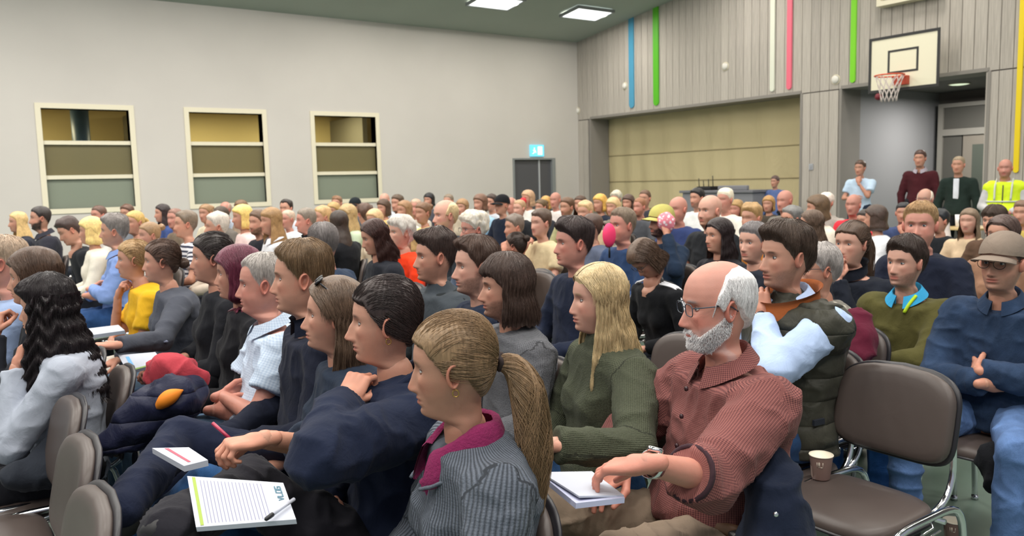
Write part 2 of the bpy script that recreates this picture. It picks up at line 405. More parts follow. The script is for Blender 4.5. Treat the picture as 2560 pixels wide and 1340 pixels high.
def curtain(g, h, res, seed):
    """hair that hangs from the sides and back of the head"""
    nt = {0: 28, 1: 60, 2: 110}[res]; nr = {0: 12, 1: 26, 2: 40}[res]
    a0 = h.get('open', 1.15); L = h.get('len', .30)
    th = np.linspace(a0, 2 * np.pi - a0, nt)
    aa = np.minimum(th, 2 * np.pi - th)
    zst = .06
    s = np.linspace(0, 1, nr); S, T = np.meshgrid(s, th, indexing='ij'); AA = np.minimum(T, 2 * np.pi - T)
    tipn = (vnoise(np.stack([np.cos(th), np.sin(th), 0 * th], -1), .05, seed) - .5) * .05 * (L / .3)
    zend = -L + tipn + h.get('frontlen', 0) * sst(1.8, 1.2, aa)
    Z = zst * (1 - S) + zend[None] * S
    zc = np.maximum(Z, -.05 if L > .15 else -.07)
    P = head_surf(zc, np.where(T > np.pi, T - 2 * np.pi, T), g)
    base = head_surf(np.full_like(Z, .0), np.where(T > np.pi, T - 2 * np.pi, T), g)
    wgt = sst(.01, -.06, Z)[..., None]
    P = P * (1 - wgt) + base * wgt
    ct, st = np.cos(T), np.sin(T)
    drop = np.maximum(0, -.05 - Z)
    r = h.get('Ts', .014) + drop * h.get('flare', .10) * (1 - sst(.0, .35, drop) * .5) - h.get('tuck', 0) * sst(.05, .14, drop)
    x = P[..., 0] + ct * r - drop * h.get('back', .22) * sst(1.7, 2.4, AA) + drop * h.get('fwd', .1) * sst(1.9, 1.3, AA)
    y = P[..., 1] + st * r * h.get('sidek', 1.0)
    wave = h.get('wave', .0)
    ph = vnoise(np.stack([np.cos(T) * .1, np.sin(T) * .1, Z * 0], -1), .03, seed) * 8
    x = x + ct * wave * np.sin(Z * h.get('wf', 75) + ph) ; y = y + st * wave * np.sin(Z * h.get('wf', 75) + ph)
    lock = h.get('lock', .0022) * 1.4 * np.sin(T * h.get('nloc', 34) * 1.2 + 5 * vnoise(P * np.array([1, 1, .3]), .05, seed))
    x = x + ct * lock; y = y + st * lock
    # strands gather towards the tip
    tip = sst(.75, 1.0, S) * .012
    x = x - ct * tip; y = y - st * tip
    V = np.stack([x, y, Z], -1)
    return V, grid_faces(nr, nt, wrap=False)
def strands(paths, r0, r1, n=3):
    """many tapered strands: paths (m, k, 3)"""
    m, k, _ = paths.shape
    T = np.gradient(paths, axis=1); T /= np.linalg.norm(T, axis=2)[..., None] + 1e-9
    ref = np.zeros_like(T); ref[..., 1] = 1; ref[np.abs(T[..., 1]) > .9] = (1, 0, 0)
    N = np.cross(T, ref); N /= np.linalg.norm(N, axis=2)[..., None] + 1e-9; B = np.cross(T, N)
    r = np.linspace(r0, r1, k)[None, :, None, None]
    a = np.arange(n) / n * 2 * np.pi
    V = paths[:, :, None] + (N[:, :, None] * np.cos(a)[None, None, :, None] + B[:, :, None] * np.sin(a)[None, None, :, None]) * r
    F = grid_faces(k, n)
    F = (F[None] + (np.arange(m) * k * n)[:, None, None]).reshape(-1, 4)
    return V.reshape(-1, 3), F
def surf_from_dir(d, g, off):
    """points of the head surface seen from the skull centre along directions d, pushed out by off"""
    c0 = np.array([-.012, 0, .015]); lo = np.full(d.shape[:-1], .02); hi = np.full(d.shape[:-1], .16)
    for _ in range(14):
        m = (lo + hi) / 2; Q = c0 + d * m[..., None]; z = np.clip(Q[..., 2], -.24, .1179)
        th = np.arctan2(Q[..., 1], Q[..., 0] + .012)
        S = head_surf(z, th, g); rs = np.hypot(S[..., 0] + .012, S[..., 1]); rq = np.hypot(Q[..., 0] + .012, Q[..., 1])
        ins = (rq < rs) & (Q[..., 2] < .118)
        lo = np.where(ins, m, lo); hi = np.where(ins, hi, m)
    return c0 + d * (lo + off)[..., None]
def grid_strands(V, nr, nt, wrap, count, k, seed, jit=.0015, r0=.0009, r1=.0002, ends=.012, span=(0., .35)):
    """strands that follow the rows of a hair surface"""
    rng = np.random.default_rng(seed); G = V.reshape(nr, nt, 3)
    c = rng.random(count) * (nt if wrap else nt - 1.001); s0 = rng.uniform(*span, count); s1 = rng.uniform(.75, 1.0, count)
    u = s0[:, None] + (s1 - s0)[:, None] * np.linspace(0, 1, k)[None]
    drift = rng.normal(0, 1.2, count)[:, None] * np.linspace(0, 1, k)[None]
    cc = c[:, None] + drift * nt / 90
    cc = cc % nt if wrap else np.clip(cc, 0, nt - 1.001)
    r = u * (nr - 1.001); i = r.astype(int); f = (r - i)[..., None]; j = cc.astype(int); q = (cc - j)[..., None]; j2 = (j + 1) % nt
    P = (G[i, j] * (1 - f) + G[i + 1, j] * f) * (1 - q) + (G[i, j2] * (1 - f) + G[i + 1, j2] * f) * q
    out = P - np.array([-.012, 0, 0]); out[..., 2] *= .4; out /= np.linalg.norm(out, axis=-1)[..., None] + 1e-9
    amp = rng.random(count)[:, None, None] ** 2
    P = P + out * (jit * (rng.random((count, 1, 1)) * 1.6 - .4) + ends * .35 * amp * np.linspace(0, 1, k)[None, :, None] ** 2)
    P = P + rng.normal(0, .0006, P.shape)
    return strands(P, r0, r1)
def make_hair(g, h, res, seed):
    parts = []; st = h.get('style', 'short')
    if st == 'none': return None
    V, F, _ = hair_cap(g, h, res, seed); parts.append((V, F))
    nt = {0: 30, 1: 72, 2: 120}[res]; nr = {0: 11, 1: 26, 2: 40}[res]
    dens = h.get('dens', 1.0)
    if res and h.get('flow') == 'side':
        rng = np.random.default_rng(seed + 3); n = int((700, 2600)[res - 1] * dens); k = 14; sgn = np.where(rng.random(n) < .5 + h.get('part', 0) * 8, -1.0, 1.0)
        q = rng.random(n); al = np.radians(38 + 92 * q); py = h.get('part', 0) / .11
        d0 = np.stack([np.cos(al), py + sgn * .02, np.sin(al)], 1); te = np.radians(62 + 112 * q + rng.normal(0, 4, n)); ze = np.interp(q, [0, .3, 1], [-.1, -.35, -.45]) + rng.normal(0, .12, n)
        d1 = np.stack([np.cos(te), sgn * np.sin(te), ze], 1); s = np.linspace(0, 1, k)[None, :, None]
        s = s * rng.uniform(.75, 1, (n, 1, 1)); d0 /= np.linalg.norm(d0, axis=1)[:, None]; d1 /= np.linalg.norm(d1, axis=1)[:, None]
        d = d0[:, None] * (1 - s) + d1[:, None] * s; d[..., 1] += sgn[:, None] * .45 * np.sin(np.pi * s[..., 0]); d /= np.linalg.norm(d, axis=-1)[..., None]
        off = h['T'] * (.35 + .65 * np.sin(np.pi * np.clip(s[..., 0] + .12, 0, .62))) + rng.uniform(-.002, .0035, (n, 1))
        parts.append(strands(surf_from_dir(d, g, off), (.0014, .0009)[res - 1], .0006))
    elif res and st not in ('pony', 'bun'):
        parts.append(grid_strands(V, nr, nt, True, int((900, 2200)[res - 1] * dens), 9, seed, r0=(.0013, .0008)[res - 1], ends=h.get('ends', .012), jit=h.get('jit', .0035 if st == 'short' else .0015),
                                  span=(.25, .6) if st == 'fringe' else (.02, .6)))
        if st == 'fringe': pass
    if st in ('long', 'bob', 'longback'):
        V2, F2 = curtain(g, h, res, seed + 1); s = V2.shape; parts.append((V2.reshape(-1, 3), F2)); parts.append((V2.reshape(-1, 3) * np.array([.93, .93, 1]), F2[:, ::-1]))
        if res:
            parts.append(grid_strands(V2.reshape(-1, 3), s[0], s[1], False, int((900, 2600)[res - 1] * dens), 14, seed + 5, r0=(.0015, .0009)[res - 1], r1=.0003, jit=.004, ends=h.get('ends', .03), span=(0, .5)))
    if st in ('pony', 'bun'):
        tie = np.array(h.get('tie', (-.112, 0, .03))); rng = np.random.default_rng(seed)
        if res:
            n = (700, 2600)[res - 1]; k = 12
            th = rng.uniform(-np.pi, np.pi, n); z = hairline(th, h) + rng.random(n) ** 2 * .11 + .001
            z = np.minimum(z, .115); P0 = head_surf(z, th, g); c0 = np.array([-.012, 0, .015])
            d0 = P0 - c0; d0 /= np.linalg.norm(d0, axis=1)[:, None]; d1 = nrm(tie - c0)
            s = np.linspace(0, 1, k)[None, :, None]
            d1j = d1 + rng.normal(0, .07, (n, 3)); d = d0[:, None] * (1 - s) + d1j[:, None] * s
            # fly over the crown instead of through it
            d[..., 2] += .35 * np.sin(np.pi * s[..., 0]) * (d0[:, None, 0] > .2) * (z[:, None] > .03)
            d /= np.linalg.norm(d, axis=-1)[..., None]
            off = h.get('T', .008) * (.35 + .65 * np.sin(np.pi * np.clip(s[..., 0] * 1.05, 0, 1)) ** .5) + rng.uniform(-.002, .0025, (n, 1))
            parts.append(strands(surf_from_dir(d, g, off), (.0014, .0009)[res - 1], .0006))
        if st == 'bun':
            rr = h.get('bunr', .034); b = uv_sphere((0, 0, 0), 1, 12, 18); c = tie + nrm(tie) * rr * .75
            Vb = b[0] * np.array([rr, rr, rr * .95]); Vb = Vb * (1 + .12 * np.sin(np.arctan2(Vb[:, 2], Vb[:, 1]) * 5 + 60 * Vb[:, 0])[:, None])
            parts.append((Vb + c, b[1]))
            if res:
                n = 260 * res; a = rng.uniform(0, 6.28, n); q = rng.normal(0, 1, (n, 3)); q /= np.linalg.norm(q, axis=1)[:, None]
                e = np.cross(q, rng.normal(0, 1, (n, 3))); e /= np.linalg.norm(e, axis=1)[:, None]; sw = np.linspace(-1, 1, 9)[None, :, None]
                parts.append(strands(c + (q[:, None] * np.cos(sw) + e[:, None] * np.sin(sw)) * rr * rng.uniform(1.0, 1.08, (n, 1, 1)), .0012, .0006))
        else:
            path = np.array(h.get('tail', [(-.112, 0, .03), (-.15, 0, .02), (-.165, 0, -.05), (-.16, 0, -.15), (-.15, 0, -.28)]), float)
            Q = smooth_path(path, 22); w = np.interp(np.linspace(0, 1, 22), [0, .08, .3, .7, 1], [.014, .022, .033, .030, .008]) * h.get('tw', 1.0)
            parts.append(tube(Q, w, 14))
            n = int((260, 1500)[min(res, 2) - 1]) if res else 0
            if n:
                a = rng.uniform(0, 6.28, n); q = np.sqrt(rng.random(n)) * 1.12; wob = rng.normal(0, .35, (n, 1))
                k = 22; tt = np.linspace(0, 1, k)[None]
                ww = np.interp(tt[0], np.linspace(0, 1, 22), w)[None] + .012 * tt ** 2
                ang = a[:, None] + wob * tt * 2 + .5 * np.sin(tt * 9 + a[:, None] * 3) * h.get('twave', .3)
                Yd = np.array([0, 1., 0]); Tn = np.gradient(Q, axis=0); Tn /= np.linalg.norm(Tn, axis=1)[:, None]
                Nn = np.cross(Tn, Yd); Nn /= np.linalg.norm(Nn, axis=1)[:, None]
                rad = (ww * q[:, None])[..., None]
                Ps = Q[None] + rad * (np.cos(ang)[..., None] * Nn[None] + np.sin(ang)[..., None] * Yd)
                Ps[..., 2] -= (rng.uniform(-.02, .05, (n, 1)) * tt ** 3)
                parts.append(strands(Ps, .0011, .0004))
    V, F = cat(parts)[:2]
    return V, np.concatenate(F)
# ---------------------------------------------------------------- hands
HANDS = {}
def hand_proto(kind, h):
    """left hand, wrist at origin, fingers along +x, thumb towards +y... palm faces -z"""
    key = (kind, h)
    if key in HANDS: return HANDS[key]
    curl = {'flat': (.10, .18, .15), 'relax': (.35, .45, .30), 'curl': (.85, 1.10, .60), 'fist': (1.35, 1.55, .9), 'pinch': (.75, .9, .5)}[kind]
    segs = []
    for i, (y0, L, r) in enumerate(((.030, .072, .0085), (.010, .080, .0088), (-.011, .074, .0083), (-.030, .060, .0074))):
        p = np.array([.090 - .004 * abs(i - 1), y0, -.002]); a = 0.0; spread = (.10, .02, -.05, -.13)[i]
        for k, (fr, rr) in enumerate(((.46, 1.0), (.30, .90), (.24, .80))):
            a += curl[k] * (1 + .12 * i * (kind != 'flat'))
            d = np.array([math.cos(a), spread * math.cos(a), -math.sin(a)])
            q = p + d * L * fr; segs.append((p, q, r * (rr + .06), r * rr)); p = q
    tc = {'flat': .2, 'relax': .35, 'curl': .7, 'fist': 1.0, 'pinch': .8}[kind]
    p = np.array([.022, .026, -.008]); d = nrm([.62, .62 - .45 * tc, -.25 - .45 * tc]); q = p + d * .042; segs.append((p, q, .0135, .0115))
    d2 = nrm([.88, .30 - .75 * tc, -.25 - .35 * tc]); q2 = q + d2 * .034; segs.append((q, q2, .0110, .0095)); d3 = nrm([.95, .1 - .75 * tc, -.3 - .3 * tc]); segs.append((q2, q2 + d3 * .024, .0095, .0075))
    def fn(P):
        Q = P.copy()
        D = np.sqrt(((P[..., 0] - .05) / .050) ** 2 + ((P[..., 1]) / .041) ** 2 + ((P[..., 2] + .004) / .0155) ** 2) - 1
        D = D * .0155
        D = smin(D, sd_cone(P, (-.03, 0, 0), (.03, 0, -.002), .0195, .024), .015)
        for y in (.030, .010, -.011, -.030):
            D = smin(D, sd_cone(P, (.02, y * .6, -.003), (.088, y, -.002), .011, .0098), .008)
        F = None
        for s in segs:
            d = sd_cone(P, *s); D = smin(D, d, .0035)
        return D
    V, Q = sdf_mesh(fn, (-.06, -.06, -.11), (.19, .085, .03), h)
    HANDS[key] = (V, Q); return HANDS[key]
def place_hand(kind, h, wrist, fdir, palm, side, scale=1.0):
    V, Q = hand_proto(kind, h)
    V = V.copy() * scale
    if side < 0: V[:, 1] *= -1; Q = Q[:, ::-1]
    x = nrm(fdir); z = -nrm(palm); z = nrm(z - x * (z @ x)); y = np.cross(z, x)
    # left hand seen with palm down: thumb points to the right (-y); flip so that it does
    return V @ np.stack([x, -y, z]) + np.asarray(wrist), Q[:, ::-1]
# ---------------------------------------------------------------- figure
SH = np.array([-.055, .170, .925])
POSES = {   # elbow, wrist, finger direction, palm normal, hand kind : left (y mirrored for right)
    'lap': [((.02, .250, .690), (.235, .075, .625), (.55, -.80, -.15), (.1, -.2, -1), 'relax'), ((.02, .250, .690), (.22, .085, .615), (.65, -.70, -.10), (.1, -.2, -1), 'relax')],
    'clasp': [((.02, .250, .690), (.27, .055, .640), (.50, -.70, .25), (-.2, -.8, -.3), 'curl'), ((.02, .250, .690), (.27, .055, .635), (.50, -.70, .2), (-.2, -.8, -.3), 'curl')],
    'thigh': [((.03, .245, .690), (.27, .150, .620), (.92, -.25, -.20), (0, 0, -1), 'relax'), ((.03, .245, .690), (.27, .150, .620), (.92, -.25, -.20), (0, 0, -1), 'relax')],
    'cross': [((.075, .225, .700), (.165, -.015, .735), (-.88, -.50, -.05), (-.5, .8, 0), 'flat'), ((.095, .215, .670), (.195, -.02, .690), (-.86, -.52, .0), (-.5, .8, -.1), 'flat')],
    'chin': [((.155, .150, .680), (.135, .050, .945), (-.25, -.35, .90), (-.8, -.3, .1), 'curl'), ((.05, .250, .680), (.19, .01, .690), (.05, -1, 0), (-1, 0, -.3), 'relax')],
    'chinR': [((.05, .250, .680), (.19, .01, .690), (.05, -1, 0), (-1, 0, -.3), 'relax'), ((.155, .150, .680), (.135, .050, .945), (-.25, -.35, .90), (-.8, -.3, .1), 'curl')],
    'notes': [((.03, .235, .690), (.25, .09, .640), (.75, -.55, -.2), (0, 0, -1), 'pinch'), ((.02, .250, .690), (.26, .10, .625), (.75, -.60, -.10), (.1, -.2, -1), 'relax')],
    'stand': [((-.02, .245, .66), (.03, .235, .42), (.15, -.05, -1), (-.1, -1, 0), 'relax')] * 2,
    'standclasp': [((-.02, .245, .68), (.17, .085, .60), (.45, -.85, .05), (-.5, -.2, -.8), 'curl')] * 2,
    'standchin': [((.13, .190, .72), (.135, .040, .935), (-.2, -.2, .95), (-.9, -.2, .1), 'curl'), ((.02, .24, .69), (.20, .02, .70), (.1, -1, 0), (-1, 0, -.3), 'relax')],
    'ear': [((.10, .300, .820), (.055, .150, 1.08), (-.35, -.45, .85), (-.2, -1, 0), 'curl'), ((.05, .250, .680), (.19, .01, .690), (.05, -1, 0), (-1, 0, -.3), 'relax')],
}
LEGS = {
    'sit': [((.43, .115, .500), (.41, .120, .09)), ((.43, .115, .500), (.43, .120, .09))],
    'wide': [((.40, .200, .500), (.40, .190, .09)), ((.40, .200, .500), (.40, .190, .09))],
    'crossL': [((.43, .010, .610), (.56, -.10, .30)), ((.42, .090, .500), (.38, .100, .09))],      # left over right
    'crossR': [((.42, .090, .500), (.38, .100, .09)), ((.43, .010, .610), (.56, -.10, .30))],
    'stand': [((.00, .095, .10), (-.01, .100, -.33)), ((.01, .095, .10), (-.01, .100, -.33))],
}
def lean_fn(lean):
    a = math.radians(lean); c, s = math.cos(a), math.sin(a); pv = np.array([0, 0, .55])
    R = np.array([[c, 0, s], [0, 1, 0], [-s, 0, c]])
    return (lambda p: (np.asarray(p, float) - pv) @ R.T + pv), (lambda P: (P - pv.astype(np.float32)) @ R.astype(np.float32) + pv.astype(np.float32))
def torso_sd(P, inv, b, slim=0.0, cut=1.008):
    Q = inv(P); z = Q[..., 2]; f, w, bust, belly = b['fat'], b['w'], b['bust'], b['belly']
    zt = [.40, .46, .55, .66, .76, .85, .92, .965, .995, 1.02]
    hw = np.array([.150, .178, .172, .150 + .6 * f, .158 + .3 * f, .172, .180, .158, .104, .068]) * w
    dp = np.array([.100, .125, .125 + f, .112 + f, .112 + .6 * f, .118, .108, .088, .070, .060])
    cx = [-.01, -.01, -.015, -.035, -.050, -.060, -.062, -.055, -.045, -.035]
    hwz = np.interp(z, zt, hw) - slim; dpz = np.interp(z, zt, dp) - slim; cz = np.interp(z, zt, cx)
    x = Q[..., 0] - cz; y = Q[..., 1]
    fx = np.where(x > 0, 1 + belly * np.exp(-((z - .64) / .09) ** 2) + bust * np.exp(-((z - .81) / .06) ** 2) * np.exp(-((np.abs(y) - .075) / .06) ** 2), 1.0)
    r = ((np.abs(x) / (dpz * fx)) ** 2.3 + (np.abs(y) / hwz) ** 2.3) ** (1 / 2.3)
    D = (r - 1) * np.minimum(hwz, dpz)
    return np.maximum(D, np.maximum(z - cut + np.where(x > 0, x * .25, 0), .43 - z))
def arms_of(pose, fwd, over=None):
    out = []
    for i, s in enumerate((1, -1)):
        e, w, fd, pn, k = POSES[pose][i]
        if over and i in over: e, w, fd, pn, k = over[i]
        m = np.array([1, s, 1.])
        out.append((fwd(SH * m), fwd(np.array(e) * m), np.array(w) * m, np.array(fd) * m, np.array(pn) * m, k, s))
    return out
def garment(pose, b, lean, sleeve, h, loose=0.0, seed=0, amp=.004, vest=False, over=None, hem=.47, neckk=0.0, cut=1.004):
    fwd, inv = lean_fn(lean); A = arms_of(pose, fwd, over)
    def fn(P):
        D = torso_sd(P, inv, b, 0.0, cut - loose * .5) - loose * .5
        if neckk: D = smin(D, sd_cone(P, fwd((-.045, 0, .96)), fwd((-.03, 0, .99 + neckk)), .075, .060), .03)
        if vest:
            for (S, E, W, *_r) in A: D = smin(D, sd_cone(P, S - np.array([0, .02 * np.sign(S[1]), 0]), S + (E - S) * .06, .083, .078), .03)
        else:
            for (S, E, W, *_r) in A:
                ra = .060 * b['arm'] + loose; rb = .047 * b['arm'] + loose; rc = .034 + loose * .8
                if sleeve == 'long':
                    D = smin(D, sd_cone(P, S, E, ra, rb), .035)
                    We = W - nrm(W - E) * .012
                    d = sd_cone(P, E, We, rb, rc)
                    d = np.maximum(d, (P - We.astype(np.float32)) @ nrm(W - E).astype(np.float32))
                    D = smin(D, d, .018)
                elif sleeve == 'mid':
                    M_ = E + (W - E) * .35
                    D = smin(D, sd_cone(P, S, E, ra, rb), .035)
                    d = np.maximum(sd_cone(P, E, M_, rb, rb * .95), (P - M_.astype(np.float32)) @ nrm(W - E).astype(np.float32)); D = smin(D, d, .012)
                else:
                    f = .62 if sleeve == 'short' else .2
                    M_ = S + (E - S) * f
                    d = np.maximum(sd_cone(P, S, M_ + (E - S) * .15, ra + .002, ra * .98), (P - M_.astype(np.float32)) @ nrm(E - S).astype(np.float32))
                    D = smin(D, d, .030)
        return np.maximum(D, hem - P[..., 2])
    pts = np.array([q for a in A for q in (a[0], a[1], a[2])])
    lo = np.minimum(pts.min(0) - .09, (-.24, -.28, hem - .03)); hi = np.maximum(pts.max(0) + .09, (.22, .28, 1.06)); hi[2] = max(hi[2], fwd((-.03, 0, 1.07))[2])
    V, Q = sdf_mesh(fn, lo, hi, h)
    U = cloth_uv(V, A, inv, b)
    if amp > 0:
        V = cloth_folds(V, Q, amp, seed)
    return V, Q, U
def cloth_uv(V, A, inv, b):
    """cloth coordinates in metres: round the limb or trunk, and along it"""
    Vf = V.astype(np.float32); best = torso_sd(Vf, inv, b); q = inv(Vf)
    U = np.stack([np.arctan2(q[:, 1], q[:, 0] + .045) * .155, q[:, 2], 0 * q[:, 0]], 1)
    for n, (S, E, W, *_r) in enumerate(A):
        for a, e, ra, off in ((S + (E - S) * .22, E, .055, 1.0 + n), (E, W, .045, 1.29 + n)):
            d = sd_cone(Vf, a, e, ra, ra * .8); m = d < best; best = np.where(m, d, best)
            u = nrm(e - a); x = nrm(np.cross(u, [.3, .2, 1])); y = np.cross(u, x); r = V - a
            U[m] = np.stack([np.arctan2(r @ y, r @ x) * .050, r @ u + off, 0 * r[:, 0]], 1)[m]
    return U
def legset(legs): return LEGS[legs] if isinstance(legs, str) else legs
def trousers(legs, b, h, seed=0, amp=.004, hipz=.50):
    L = legset(legs)
    def fn(P):
        D = np.maximum(sd_cone(P, (-.015, -.07, hipz + .03), (-.015, .07, hipz + .03), .118 + b['fat'] * .4, .118 + b['fat'] * .4), P[..., 2] - (hipz + .13))
        for (K, An), s in zip(L, (1, -1)):
            m = np.array([1, s, 1.]); K, An = np.array(K) * m, np.array(An) * m; Hp = np.array([.0, .085 * s, hipz + .005])
            D = smin(D, smin(sd_cone(P, Hp, K, .092 + b['fat'] * .3, .064), sd_cone(P, K, An, .062, .050), .02), .02)
        return D
    pts = np.array([np.array(q) * np.array([1, s, 1]) for (K, An), s in zip(L, (1, -1)) for q in (K, An)])
    lo = np.minimum(pts.min(0) - .09, (-.16, -.22, .3)); hi = np.maximum(pts.max(0) + .09, (.12, .22, hipz + .16))
    V, Q = sdf_mesh(fn, lo, hi, h)
    return cloth_folds(V, Q, amp, seed), Q
def inner_body(pose, b, lean, h, bare, over=None, armk=1.0, legs='sit', hipz=.5):
    """the body under the clothes: torso, arms and legs as one surface"""
    fwd, inv = lean_fn(lean); A = arms_of(pose, fwd, over); L = legset(legs)
    def fn(P):
        D = torso_sd(P, inv, b, slim=.034, cut=.985)
        D = smin(D, sd_cone(P, fwd((-.045, 0, .93)), fwd((-.035, 0, 1.02)), .055, .048), .02)
        for (S, E, W, *_r) in A:
            D = smin(D, smin(sd_cone(P, S - np.array([0, .02 * np.sign(S[1]), .022]), E, .040 * b['arm'], .036 * b['arm']), sd_cone(P, E, W, .039 * b['arm'] * armk, .0235), .008), .02)
        for (K, An), s in zip(L, (1, -1)):
            m = np.array([1, s, 1.]); D = smin(D, smin(sd_cone(P, np.array([0, .085 * s, hipz]), np.array(K) * m, .070, .048), sd_cone(P, np.array(K) * m, np.array(An) * m, .046, .034), .01), .02)
        return D
    pts = np.array([q for a in A for q in (a[0], a[1], a[2])] + [np.array(q) * np.array([1, s, 1]) for (K, An), s in zip(L, (1, -1)) for q in (K, An)])
    lo = pts.min(0) - .07; hi = np.maximum(pts.max(0) + .07, fwd((-.03, 0, 1.08))); lo[0] = min(lo[0], -.22)
    return sdf_mesh(fn, lo, hi, h)
# ---------------------------------------------------------------- materials
def lin(c):
    """#rrggbb or (r,g,b) 0-255 sRGB -> linear"""
    if isinstance(c, str): c = [int(c[i:i + 2], 16) for i in (1, 3, 5)]
    return tuple((v / 255 / 12.92 if v / 255 <= .04045 else ((v / 255 + .055) / 1.055) ** 2.4) for v in c)
M = {}
def newmat(name, base=(.5, .5, .5), rough=.6, metal=0.0, spec=.5, **k):
    m = bpy.data.materials.new(name); m.use_nodes = True; n = m.node_tree; b = n.nodes['Principled BSDF']
    b.inputs['Base Color'].default_value = (*base, 1); b.inputs['Roughness'].default_value = rough
    b.inputs['Metallic'].default_value = metal; b.inputs['Specular IOR Level'].default_value = spec
    for kk, v in k.items(): b.inputs[kk.replace('_', ' ')].default_value = v
    return m
class NT:
    def __init__(s, m): s.m = m; s.n = m.node_tree.nodes; s.l = m.node_tree.links; s.b = s.n['Principled BSDF']
    def new(s, t, **k):
        n = s.n.new(t)
        for kk, v in k.items():
            if kk.startswith('i_'): n.inputs[int(kk[2:]) if kk[2:].isdigit() else kk[2:].replace('_', ' ')].default_value = v
            else: setattr(n, kk, v)
        return n
    def link(s, a, b): s.l.new(a, b)
    def coords(s, scale=(1, 1, 1), which='Object', rot=(0, 0, 0)):
        t = s.new('ShaderNodeTexCoord'); mp = s.new('ShaderNodeMapping'); mp.inputs['Scale'].default_value = scale; mp.inputs['Rotation'].default_value = rot
        s.link(t.outputs[which], mp.inputs[0]); return mp.outputs[0]
    def noise(s, vec, scale, detail=3, rough=.55, dist=0):
        n = s.new('ShaderNodeTexNoise'); n.inputs['Scale'].default_value = scale; n.inputs['Detail'].default_value = detail
        n.inputs['Roughness'].default_value = rough; n.inputs['Distortion'].default_value = dist
        s.link(vec, n.inputs['Vector']); return n.outputs['Fac']
    def math(s, op, a, b=None, c=None):
        n = s.new('ShaderNodeMath', operation=op)
        for i, v in enumerate((a, b, c)):
            if v is None: continue
            if isinstance(v, (int, float)): n.inputs[i].default_value = v
            else: s.link(v, n.inputs[i])
        return n.outputs[0]
    def ramp(s, fac, stops):
        n = s.new('ShaderNodeValToRGB'); e = n.color_ramp.elements
        while len(e) < len(stops): e.new(.5)
        for q, (p, c) in zip(e, stops): q.position = p; q.color = (*c, 1)
        s.link(fac, n.inputs[0]); return n.outputs[0]
    def mix(s, fac, a, b):
        n = s.new('ShaderNodeMix', data_type='RGBA')
        for i, v in ((0, fac), (6, a), (7, b)):
            if isinstance(v, (int, float)): n.inputs[i].default_value = v
            elif isinstance(v, tuple): n.inputs[i].default_value = (*v, 1)
            else: s.link(v, n.inputs[i])
        return n.outputs[2]
    def bump(s, h, strength, dist):
        n = s.new('ShaderNodeBump'); n.inputs['Strength'].default_value = strength; n.inputs['Distance'].default_value = dist
        s.link(h, n.inputs['Height']); s.link(n.outputs[0], s.b.inputs['Normal']); return n
    def base(s, c): s.link(c, s.b.inputs['Base Color'])
def sc(c, k): return tuple(min(1, v * k) for v in c)
def skin_mat():
    if 'skin' in M: return M['skin']
    m = newmat('skin', rough=.50, spec=.42); t = NT(m)
    a = t.new('ShaderNodeVertexColor', layer_name='Col'); t.base(a.outputs[0])
    t.b.inputs['Subsurface Weight'].default_value = .12; t.b.inputs['Subsurface Radius'].default_value = (.012, .004, .002); t.b.inputs['Subsurface Scale'].default_value = 1.0
    v = t.coords(); n = t.noise(v, 420, 3); n2 = t.noise(v, 90, 3)
    t.bump(t.math('ADD', n, n2), .22, .0012)
    M['skin'] = m; return m
def hair_mat(col):
    key = 'hair' + col
    if key in M: return M[key]
    c = sc(lin(col), 1.3); _l = sum(c) / 3; c = tuple(v * .90 + _l * .10 for v in c); m = newmat('hair', c, .40, spec=.45); t = NT(m)
    v = t.coords((1, 1, .12)); n = t.noise(v, 210, 3, .65); n2 = t.noise(t.coords(), 22, 3)
    f = t.math('ADD', t.math('MULTIPLY', n, .75), t.math('MULTIPLY', n2, .4))
    t.base(t.ramp(f, [(.35, sc(c, .60)), (.55, c), (.78, sc(c, 1.5))]))
    t.bump(n, .6, .002); M[key] = m; return m
